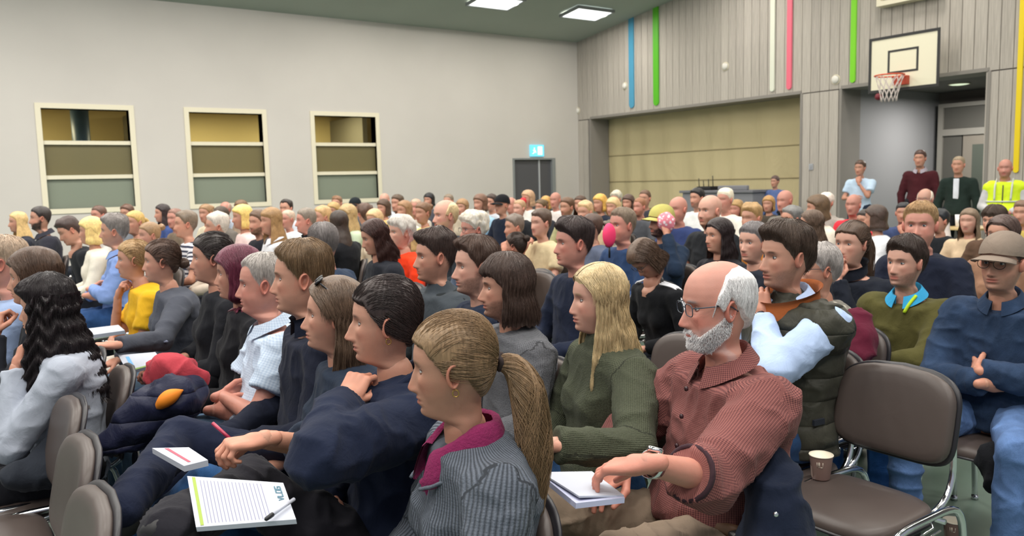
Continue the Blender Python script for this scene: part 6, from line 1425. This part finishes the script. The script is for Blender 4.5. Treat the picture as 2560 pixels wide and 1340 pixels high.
def x_cap(s, i):
    g = i['g']; nt, nr = 48, 14; th = np.arange(nt) / nt * 2 * np.pi - np.pi; zb = np.interp(np.abs(th), [0, 1.2, 2.2, 3.15], [.040, .026, .010, .004])
    S, T = np.meshgrid(np.linspace(0, 1, nr), th, indexing='ij'); Z = .1179 * (1 - S ** 1.4) + zb[None] * S ** 1.4
    P = head_surf(Z, T, g); N = P - [-.012, 0, .0]; N /= np.linalg.norm(N, axis=-1)[..., None]; P = P + N * (.013 + .006 * sst(.02, .10, Z))[..., None]
    m = cloth_mat('plain', s['capc']); _cp = on_head(s, i, P.reshape(-1, 3), grid_faces(nr, nt)[:, ::-1], 'cap', [m]); _cp['label'] = 'plain baseball cap'
    u = np.linspace(-1.12, 1.12, 22); v = np.linspace(0, 1, 8); U, Vv = np.meshgrid(u, v, indexing='ij')
    base = head_surf(np.full_like(U, .040), U, g); out = np.stack([np.cos(U * .35), np.sin(U * .35), 0 * U], -1)
    L = .072 * np.cos(U / 1.12 * 1.45) ** .5
    B = base + out * (.010 + L * Vv)[..., None]; B[..., 2] = .040 - .004 - .014 * Vv - .020 * (U / 1.12) ** 2 * 1.1
    Vt = B.reshape(-1, 3); F = grid_faces(22, 8, wrap=False); Vb = Vt - [0, 0, .003]
    on_head(s, i, np.concatenate([Vt, Vb]), np.concatenate([F, F[:, ::-1] + len(Vt)]), 'cap_brim', [m]).parent = _cp
def x_vestcollar(s, i):
    o = collar('high', cloth_mat('plain', '#a35a30'), i['root'], i['fwd'], 'vest_collar', -.004); o.scale = (1.62, 1.62, 1.15); c = i['fwd']((-.04, 0, 1.0)); o.location = (-c[0] * .62, 0, -.17); o['label'] = 'rust-brown lining of the turned-out vest collar'
    V, F = bx(.00, .05, .196, .206, .585, .605); obj('vest_patch', mesh_from('vest_patch', V, F, [simple('patch', '#20242e', .6)], smooth=False), i['root'])
def x_lanyard(s, i):
    f = i['fwd']; q = tube(smooth_path([f((.005, .065, 1.01)), f((.045, .05, .97)), f((.058, .035, .93))], 10), .008, 6); obj('lanyard', mesh_from('lanyard', q[0], fixF(q[1]), [simple('neon', '#b8d820', .7)]), i['root'])['label'] = 'neon yellow-green strap at the collar'
def x_stripes(s, i):
    m = simple('white_stripe', '#e8e8ec', .8)
    for (S, E, W, fd, pn, kd, sd) in i['arms']:
        for k in (-1, 0, 1):
            u = nrm(E - S); o_ = np.array([.016 * k, 0, 0]); f = i['fwd']; side = nrm(np.array([0, sd, .5]))
            P = smooth_path([f((-.045 + .016 * k, .085 * sd, 1.02)), S + o_ + np.array([0, .02 * sd, .064]), S + u * .07 + o_ + side * .064, S + (E - S) * .6 + o_ + side * .060, E + o_ + side * .052], 18)
            q = tube(P, .0055, 6); obj('sleeve_stripe', mesh_from('sleeve_stripe', q[0], fixF(q[1]), [m]), i['root'])
def x_opening(s, i):
    V, F = bx(.045, .078, -.035, .035, .70, .98, bev=.01); o = obj('shirt_front', mesh_from('shirt_front', V + i['dz'], fixF(F), [cloth_mat('plain', '#dfe3ee')]), i['root']); o['label'] = 'white shirt in the open jacket'
def x_hivis(s, i):
    b_ = BUILD[s['b']]; Vg, Qg, _u = garment(s['pose'], b_, 0, 'none', .014, .034, 3, .004, True, None, .50)
    hv = simple('hi_vis', '#d8f018', .7); hv.node_tree.nodes['Principled BSDF'].inputs['Emission Color'].default_value = (*lin('#d8f018'), 1); hv.node_tree.nodes['Principled BSDF'].inputs['Emission Strength'].default_value = 0
    o = obj('safety_vest', mesh_from('safety_vest', Vg + i['dz'], [Qg], [hv]), i['root'])
    rf = simple('reflective', '#c9ccc4', .3)
    a = np.linspace(0, 2 * np.pi, 40, endpoint=False)
    for z in (.62, .74): q = tube(np.stack([-.04 + .168 * np.cos(a), .215 * np.sin(a), np.full(40, z + i['dz'][2])], 1), .012, 6, closed=True); obj('reflective_band', mesh_from('reflective_band', q[0], fixF(q[1]), [rf]), i['root'])
    for sd in (-1, 1): q = tube(smooth_path([(-.03, .09 * sd, 1.03 + i['dz'][2]), (.08, .095 * sd, .93 + i['dz'][2]), (.12, .09 * sd, .76 + i['dz'][2])], 12), .012, 6); obj('reflective_band', mesh_from('reflective_band', q[0], fixF(q[1]), [rf]), i['root'])
    q = tube([(.142, 0, .55 + i['dz'][2]), (.10, 0, .95 + i['dz'][2])], .007, 6); obj('vest_zip', mesh_from('vest_zip', q[0], fixF(q[1]), [M['black']]), i['root'])
HELD = []
def x_redcloth(s, i): HELD.append(('cloth', s, i))
def x_pinkfan(s, i): HELD.append(('fan', s, i))
def x_pinkcloth(s, i): HELD.append(('pcloth', s, i))
EX = {k[2:]: v for k, v in list(globals().items()) if k.startswith('x_')}
POSES['chinhand'] = [((.17, .190, .700), (.080, .105, .930), (-.45, -.50, .72), (-.7, -.5, -.2), 'curl'), ((.05, .250, .680), (.17, .03, .66), (.05, -1, 0), (-1, 0, -.3), 'relax')]
POSES['book'] = [((.02, .262, .685), (.235, .100, .675), (.80, -.60, -.12), (.1, 0, -1), 'relax'), ((.02, .250, .690), (.235, .045, .630), (.86, .42, -.22), (.1, 0, -1), 'flat')]
POSES['think'] = [((.16, .150, .700), (.140, .030, .960), (-.28, -.20, .93), (-.9, -.1, -.1), 'pinch'), ((.05, .255, .665), (.205, -.09, .690), (.05, -1, -.05), (-1, 0, -.3), 'flat')]
POSES['mouth'] = [((.16, .140, .740), (.150, .030, .990), (-.22, -.25, .93), (-.9, -.1, -.1), 'pinch'), ((.05, .250, .680), (.19, .01, .690), (.05, -1, 0), (-1, 0, -.3), 'relax')]
# ---------------------------------------------------------------- seat everybody
INFO = {}
for n_, (s, p) in enumerate(zip(PEOPLE, POS)):
    s = dict(s); s['pos'] = np.array(p); s['seed'] = 11 + n_ * 7
    dist = float(s['pos'] @ RW[:, 2] - CAMH * RW[2, 2])
    lv = s.get('lv'); s['lv'] = lv if lv is not None else (2 if dist < 3.7 else 1 if dist < 6.6 else 0)
    if s.get('hyaw') is None:
        tx, ty = -6 - p[0], 5 - p[1]; s['hyaw'] = math.degrees(math.atan2(-ty, -tx)) + ((n_ * 37) % 17 - 8)
    s.setdefault('tyaw', max(-45, min(25, s['hyaw'] * .45)))
    if s.get('stand'): s['group'] = GA[3]
    else: s['group'] = GA[0 if dist < 4.2 else (1 if dist < 7.5 else 2)]
    s['extra'] = [EX[k] for k in s.get('extra', ())]
    INFO[n_] = i = person(s); i['s'] = s; i['p'] = s['pos']
    if not s.get('stand'):
        r = i['root']
        cf = s.get('cf', .045); chair(r.location.x - cf, r.location.y + s.get('cy', 0), math.pi + math.radians(s['tyaw'] * .35), ' '.join(('chair under the ' + s['label']).split()[:16]), 'occupied conference chairs', dist < 6.2)
# ---------------------------------------------------------------- free chairs
chair(2.46, 1.53, math.pi, 'empty grey-brown chair beside the old man, with a coffee cup on its seat')
fc = [(.01, 3.00, 'empty padded chair in the left front row, furthest of the three'), (-.02, 2.48, 'empty padded chair in the left front row, middle of the three'), (-.05, 1.99, 'empty padded chair in the left front row, nearest the camera')]
for x, y, l in fc: chair(x, y, math.pi + .02, l)
chair(2.35, 2.40, math.pi, 'empty grey-brown chair showing between the blonde woman and the old man'); chair(3.35, 4.85, math.pi, 'empty grey-brown chair behind the man in the navy T-shirt')
chair(4.6, .95, math.pi, 'empty chair at the right edge behind the taupe cap') if False else None
def find(txt): return [i for i in INFO.values() if txt in i['s']['label']][0]
def local(i, p):
    """person-local point to world"""
    r = i['root']; a = r.rotation_euler.z; c, s_ = math.cos(a), math.sin(a); q = np.asarray(p) * i['scale']
    return np.array([r.location.x + c * q[0] - s_ * q[1], r.location.y + s_ * q[0] + c * q[1], q[2]])
for kind, s, i in HELD:
    m = simple('pink_paper', '#ff3f74', .6) if kind == 'fan' else simple('red_cloth', '#e83a44', .8) if kind == 'cloth' else cloth_mat('pattern', '#e88a98', '#f4e8ee')
    if kind == 'fan':
        e = uv_sphere((0, 0, 0), 1, 12, 20); c = at_d(1523, 588, (i['p'] @ RW[:, 2] - CAMH * RW[2, 2]) - .18)
        t = thing('hand_fan', 'neon pink round hand fan held below the ruddy man in navy', 'fan', tuple(c - [0, 0, .1]))
        obj('fan_blade', mesh_from('fan_blade', e[0] * [.055, .035, .085] + [0, 0, .1], [e[1]], [m]), t); q = tube([(0, 0, .03), (0, 0, -.06)], .007, 8); obj('handle', mesh_from('handle', q[0], fixF(q[1]), [M['black']]), t)
    else:
        S, E, W, fd, pn, kd, sd = i['arms'][0]
        V, F = uv_sphere((0, 0, 0), 1, 14, 22); N = V.copy(); V = V * (np.array([.05, .045, .05]) if kind == 'cloth' else np.array([.06, .075, .08])); V = V * (1 + .25 * (vnoise(V, .03, 4) - .5))[:, None]
        c = local(i, W + nrm(fd) * .10) if kind != 'cloth' else local(i, i['Hl'] + [.10, .03, -.03])
        o = obj('cloth', mesh_from('cloth', V, [F], [m]), loc=tuple(c)); tag(o, 'crumpled red cloth held in front of the face by the grey door' if kind == 'cloth' else 'pink and white patterned cloth in the raised hand under the yellow-green cap', 'cloth')
# ---------------------------------------------------------------- paper, pens, cups, coats
def slab(name, P4, th, mats, label, cat_, lines=0, parent=None, curl=0.0):
    """book block from four corner points (counter-clockwise from above)"""
    P = np.array(P4, float); n = 10
    u = np.linspace(0, 1, n); U, Vv = np.meshgrid(u, u, indexing='ij')
    G = P[0] * ((1 - U) * (1 - Vv))[..., None] + P[1] * (U * (1 - Vv))[..., None] + P[2] * (U * Vv)[..., None] + P[3] * ((1 - U) * Vv)[..., None]
    nn = np.cross(P[1] - P[0], P[3] - P[0]); nn = nn / np.linalg.norm(nn); nn = nn if nn[2] > 0 else -nn
    c0 = G.mean((0, 1)); G = G - c0
    Gt = G + nn * (curl * (U ** 3))[..., None]
    top = (Gt).reshape(-1, 3); bot = (G - nn * th).reshape(-1, 3); F = grid_faces(n, n, wrap=False)
    ring = [i_ * n for i_ in range(n)] + [(n - 1) * n + j for j in range(1, n)] + [i_ * n + n - 1 for i_ in range(n - 2, -1, -1)] + [j for j in range(n - 2, 0, -1)]
    r = np.array(ring); r2 = np.roll(r, -1); Fs = np.stack([r, r2, r2 + n * n, r + n * n], -1)
    t = thing(name, label, cat_, tuple(c0))
    obj('page_block', mesh_from('page_block', np.concatenate([top, bot]), [np.concatenate([F, F[:, ::-1] + n * n, Fs])], mats, smooth=False), t)
    def pt(a, b): 
        q = P[0] * (1 - a) * (1 - b) + P[1] * a * (1 - b) + P[2] * a * b + P[3] * (1 - a) * b - c0
        return q + nn * (curl * a ** 3 + .0008)
    return t, pt, nn
paper = simple('paper', '#bcc0cc', .7)
def strip(t, pt, a0, a1, b0, b1, mat, name, n=10):
    aa = np.linspace(a0, a1, n); V = np.array([pt(a, b0) for a in aa] + [pt(a, b1) for a in aa]); i_ = np.arange(n - 1); F = np.stack([i_, i_ + 1, i_ + 1 + n, i_ + n], -1)
    obj(name, mesh_from(name, V, [F], [mat], smooth=False), t)
def from_px(pts): return [at_d(x, y, d_) for x, y, d_ in pts]
# notebook on the knee of the woman in the navy sweatshirt: corners top-left, bottom-left, bottom-right, top-right as seen
t, pt, nn = slab('notepad', from_px([(468, 1190, 1.76), (490, 1318, 1.56), (740, 1298, 1.50), (708, 1207, 1.69)]), .010, [paper], 'open lined notepad with a green edge band on the knee of the woman in navy', 'notepad', curl=.0)
gr = simple('green_band', '#98ad48', .7); ln = simple('rule_line', '#83809f', .7); bl_ = simple('print_grey', '#5f8494', .7)
# in this patch a runs down the left edge, b runs to the right
strip(t, pt, .02, .98, .05, .085, gr, 'green_band')
for k in range(18): strip(t, pt, .08, .95, .13 + k * .037, .136 + k * .037, ln, 'rule_line', 6)
def letters(t, pt, txt, a0, b0, ah, bw, mat, rr=.0014):
    G = {'L': [(0, 0, 0, 1), (0, 0, 1, 0)], 'O': [(0, 0, 1, 0), (1, 0, 1, 1), (1, 1, 0, 1), (0, 1, 0, 0)], 'G': [(1, 1, 0, 1), (0, 1, 0, 0), (0, 0, 1, 0), (1, 0, 1, .5), (1, .5, .5, .5)],
         'V': [(0, 1, .5, 0), (.5, 0, 1, 1)], 'A': [(0, 0, .5, 1), (.5, 1, 1, 0)], '1': [(.5, 0, .5, 1)], '8': [(0, 0, 1, 0), (1, 0, 1, 1), (1, 1, 0, 1), (0, 1, 0, 0), (0, .5, 1, .5)], '.': [(.4, 0, .6, 0)], 'J': [(0, 0, 1, 0), (1, 0, 1, 1)], 'n': [(0, 0, 0, .6), (0, .6, 1, .6), (1, .6, 1, 0)]}
    q = []
    for k, ch in enumerate(txt):
        for (x0, y0, x1, y1) in G.get(ch, []):
            q.append(tube([pt(a0 - (k * 1.35 + x0) * ah, b0 - (1 - y0) * 0 + y0 * -bw), pt(a0 - (k * 1.35 + x1) * ah, b0 - y1 * bw)], rr, 4))
    if q: V, F = cat(q)[:2]; obj('print', mesh_from('print', V, fixF(F), [mat], smooth=False), t)
letters(t, pt, 'VLOG', .52, .95, .075, .055, bl_)
def pen(name, a, b, r, mats, label):
    a, b = np.array(a), np.array(b); t = thing(name, label, 'pen', tuple(a)); d = b - a; m1, m2 = mats
    q = tube([d * .0, d * .04, d * .22, d * .26], [.0012, r, r * 1.15, r * 1.1], 10); obj('grip', mesh_from('grip', q[0], fixF(q[1]), [m1]), t)
    q = tube([d * .26, d * 1.0], r * .9, 10); obj('barrel', mesh_from('barrel', q[0], fixF(q[1]), [m2]), t)
pen('pen', at_d(662, 1300, 1.495), at_d(735, 1248, 1.57), .0042, (M['black'], simple('clear_barrel', '#b9bcc8', .2)), 'black and clear ballpoint pen lying across the lined notepad')
pen('pen', at_d(592, 1112, 2.06), at_d(532, 1058, 2.10), .0052, (simple('magenta', '#a82848', .35), simple('magenta', '#a82848', .35)), 'magenta pen in the hand of the woman in the grey-blue blouse')
# notepad of the woman in the blouse
t, pt, nn = slab('notepad', from_px([(380, 1120, 2.36), (460, 1165, 2.16), (520, 1150, 2.12), (472, 1118, 2.34)]), .016, [paper], 'white notepad with a red printed edge behind the black raised knee', 'notepad')
strip(t, pt, .05, .9, .30, .42, simple('print_red', '#b8586a', .7), 'red_print')
# notepad on the lap of the dark-haired young woman
t, pt, nn = slab('notepad', from_px([(296, 888, 3.75), (318, 930, 3.55), (410, 905, 3.45), (388, 880, 3.65)]), .014, [paper], 'white brochure with a blue curve and green spine on light blue jeans', 'notepad')
strip(t, pt, .15, .85, .16, .26, simple('print_blue', '#6fa8dc', .7), 'blue_print'); strip(t, pt, .92, 1.0, .0, 1.0, simple('green_spine', '#7fa04a', .7), 'green_band')
t, pt, nn = slab('notepad', from_px([(214, 822, 4.5), (226, 838, 4.35), (312, 826, 4.25), (296, 812, 4.45)]), .02, [paper], 'white papers on the lap beside the yellow top', 'papers')
t, pt, nn = slab('folder', from_px([(268, 858, 4.15), (300, 866, 4.0), (420, 852, 3.9), (400, 842, 4.1)]), .006, [simple('folder_grey', '#8a90a8', .6)], 'grey-blue folder on the lap of the woman in dark grey', 'folder')
# old man's papers
t, pt, nn = slab('notepad', from_px([(1352, 1186, 1.93), (1440, 1258, 1.72), (1562, 1244, 1.76), (1480, 1182, 1.98)]), .012, [simple('paper_cool', '#bcbfda', .7)], 'stack of white papers under the hand of the old man, lower pad', 'notepad')
t2, pt, nn = slab('notepad', from_px([(1352, 1180, 1.93), (1448, 1240, 1.735), (1560, 1238, 1.775), (1480, 1178, 1.98)]), .004, [paper], 'blank white cover sheet under the hand of the old man, upper pad', 'notepad')
# cups
def cup(x, y, z, label):
    t = thing('paper_cup', label, 'cup', (x, y, z)); n = 32; a = np.arange(n) / n * 2 * np.pi
    prof = [(.001, .003), (.028, .003), (.0295, .0), (.031, .004), (.0405, .088)]; V = np.array([[r * math.cos(q), r * math.sin(q), h] for r, h in prof for q in a])
    cm = simple('cup_brown', '#8a6f66', .5)
    obj('cup_wall', mesh_from('cup_wall', V, [grid_faces(len(prof), n)], [cm]), t)
    prof = [(.0400, .088), (.0385, .088), (.0300, .012), (.001, .012)]; V = np.array([[r * math.cos(q), r * math.sin(q), h] for r, h in prof for q in a]); obj('cup_lining', mesh_from('cup_lining', V, [grid_faces(len(prof), n)], [simple('cup_cream', '#efe6d2', .6)]), t)
    q = tube([(.0408 * math.cos(b), .0408 * math.sin(b), .0885) for b in a], .0020, 6, closed=True); obj('rim', mesh_from('rim', q[0], fixF(q[1]), [simple('cup_cream', '#efe6d2', .6)]), t)
    def cp(b, h): r = .031 + (.0405 - .031) * h / .088 + .0006; return np.array([r * math.cos(b), r * math.sin(b), h])
    q = []; b0 = math.atan2(-y, -x) - .35; w = .13
    for k, segs in enumerate(([(0, 0, 0, 1)], [(0, 0, 0, 1), (0, 1, .6, 1), (.6, 1, .6, 0), (0, .5, .6, .5), (0, 0, .6, 0)], [(0, 0, 1.4, 0)], [(.6, 0, .6, 1), (.2, 0, .6, 0)])):
        for x0, y0, x1, y1 in segs: q.append(tube([cp(b0 + (k * 1.1 + x0) * w, .052 + y0 * .018), cp(b0 + (k * 1.1 + x1) * w, .052 + y1 * .018)], .0012, 4))
    V, F = cat(q)[:2]; obj('logo_print', mesh_from('logo_print', V, fixF(F), [simple('logo_cream', '#e8dccb', .6)]), t)
    V = np.array([cp(b, h) for h in (.008, .050) for b in np.linspace(b0 - 1.3, b0 - .6, 10)]); obj('side_print', mesh_from('side_print', V, [grid_faces(2, 10, wrap=False)], [simple('print_tan', '#b59c90', .6)]), t)
_cp = at_z(2052, 1196, .4405); cup(_cp[0], _cp[1], .4405, 'brown printed paper coffee cup standing on the empty chair seat')
fp = at_z(2383, 1352, 0); cup(fp[0], fp[1], 0, 'brown paper coffee cup standing on the floor at the lower right')
# coats
def cloth_lump(name, pts, r, mat, label, cat_='jacket', h=.012, amp=.018, seed=3, group=None, parts=()):
    pts = [np.array(p, float) for p in pts]; c0 = np.mean(pts, 0)
    def fn(P):
        D = None
        for k in range(len(pts) - 1):
            d = sd_cone(P, pts[k] - c0, pts[k + 1] - c0, r[k], r[k + 1]); D = d if D is None else smin(D, d, .03)
        return D
    A_ = np.array(pts) - c0; V, Q = sdf_mesh(fn, A_.min(0) - max(r) - .02, A_.max(0) + max(r) + .02, h); V = cloth_folds(V, Q, amp, seed)
    t = thing(name, label, cat_, tuple(c0)); obj('cloth', mesh_from('jacket_cloth', V, [Q], [mat]), t)
    for nm, P, rr, m in parts: q = tube(smooth_path([np.array(p) - c0 for p in P], 16), rr, 8); obj(nm, mesh_from(nm, q[0], fixF(q[1]), [m]), t)
    return t
nv = cloth_mat('puffer', '#20233a')
P_ = from_px([(480, 975, 2.95), (440, 1000, 2.90), (380, 1035, 2.88), (330, 1070, 2.85), (270, 1115, 2.80)])
cloth_lump('jacket', P_, [.05, .075, .07, .06, .045], nv, 'navy padded jacket with an orange lining edge lying across a lap', parts=[('lining_edge', from_px([(392, 1022, 2.80), (410, 1002, 2.79), (430, 988, 2.80), (458, 975, 2.83)]), [.002, .010, .016, .019, .022, .025, .026, .027, .027, .026, .024, .021, .017, .012, .007, .002], simple('orange_lining', '#f08a1c', .7))])
cloth_lump('scarf', from_px([(395, 945, 3.05), (430, 935, 3.0), (470, 950, 2.98)]), [.03, .045, .04], cloth_mat('gingham', '#b0404a', '#6c2430'), 'red checked scarf crumpled on top of the navy padded jacket', 'scarf', h=.008, amp=.03)
dk = cloth_mat('plain', '#1b2233')
cloth_lump('jacket', from_px([(1938, 1150, 2.04), (1942, 1210, 2.02), (1945, 1290, 1.98), (1940, 1400, 1.96)]), [.04, .060, .075, .09], dk, 'dark navy jacket hanging over the chair of the old man', seed=5, parts=[('snap_button', [at_d(1938, 1285, 1.87), at_d(1940, 1286, 1.86)], .006, M['chrome'])])
cloth_lump('jacket', from_px([(150, 1110, 2.9), (120, 1170, 2.85), (60, 1190, 2.8)]), [.05, .07, .06], cloth_mat('plain', '#2c3038'), 'dark grey jacket stuffed behind the woman in the white sweater', seed=6)
cloth_lump('jacket', from_px([(2145, 800, 3.3), (2150, 850, 3.25), (2140, 890, 3.2)]), [.05, .06, .05], cloth_mat('plain', '#5c1c30'), 'maroon jacket behind the quilted vest', seed=7)
cloth_lump('jacket', from_px([(2500, 1160, 3.1), (2510, 1210, 3.05)]), [.07, .05], cloth_mat('plain', '#17181c'), 'black coat hanging below the chair at the right edge', seed=8)
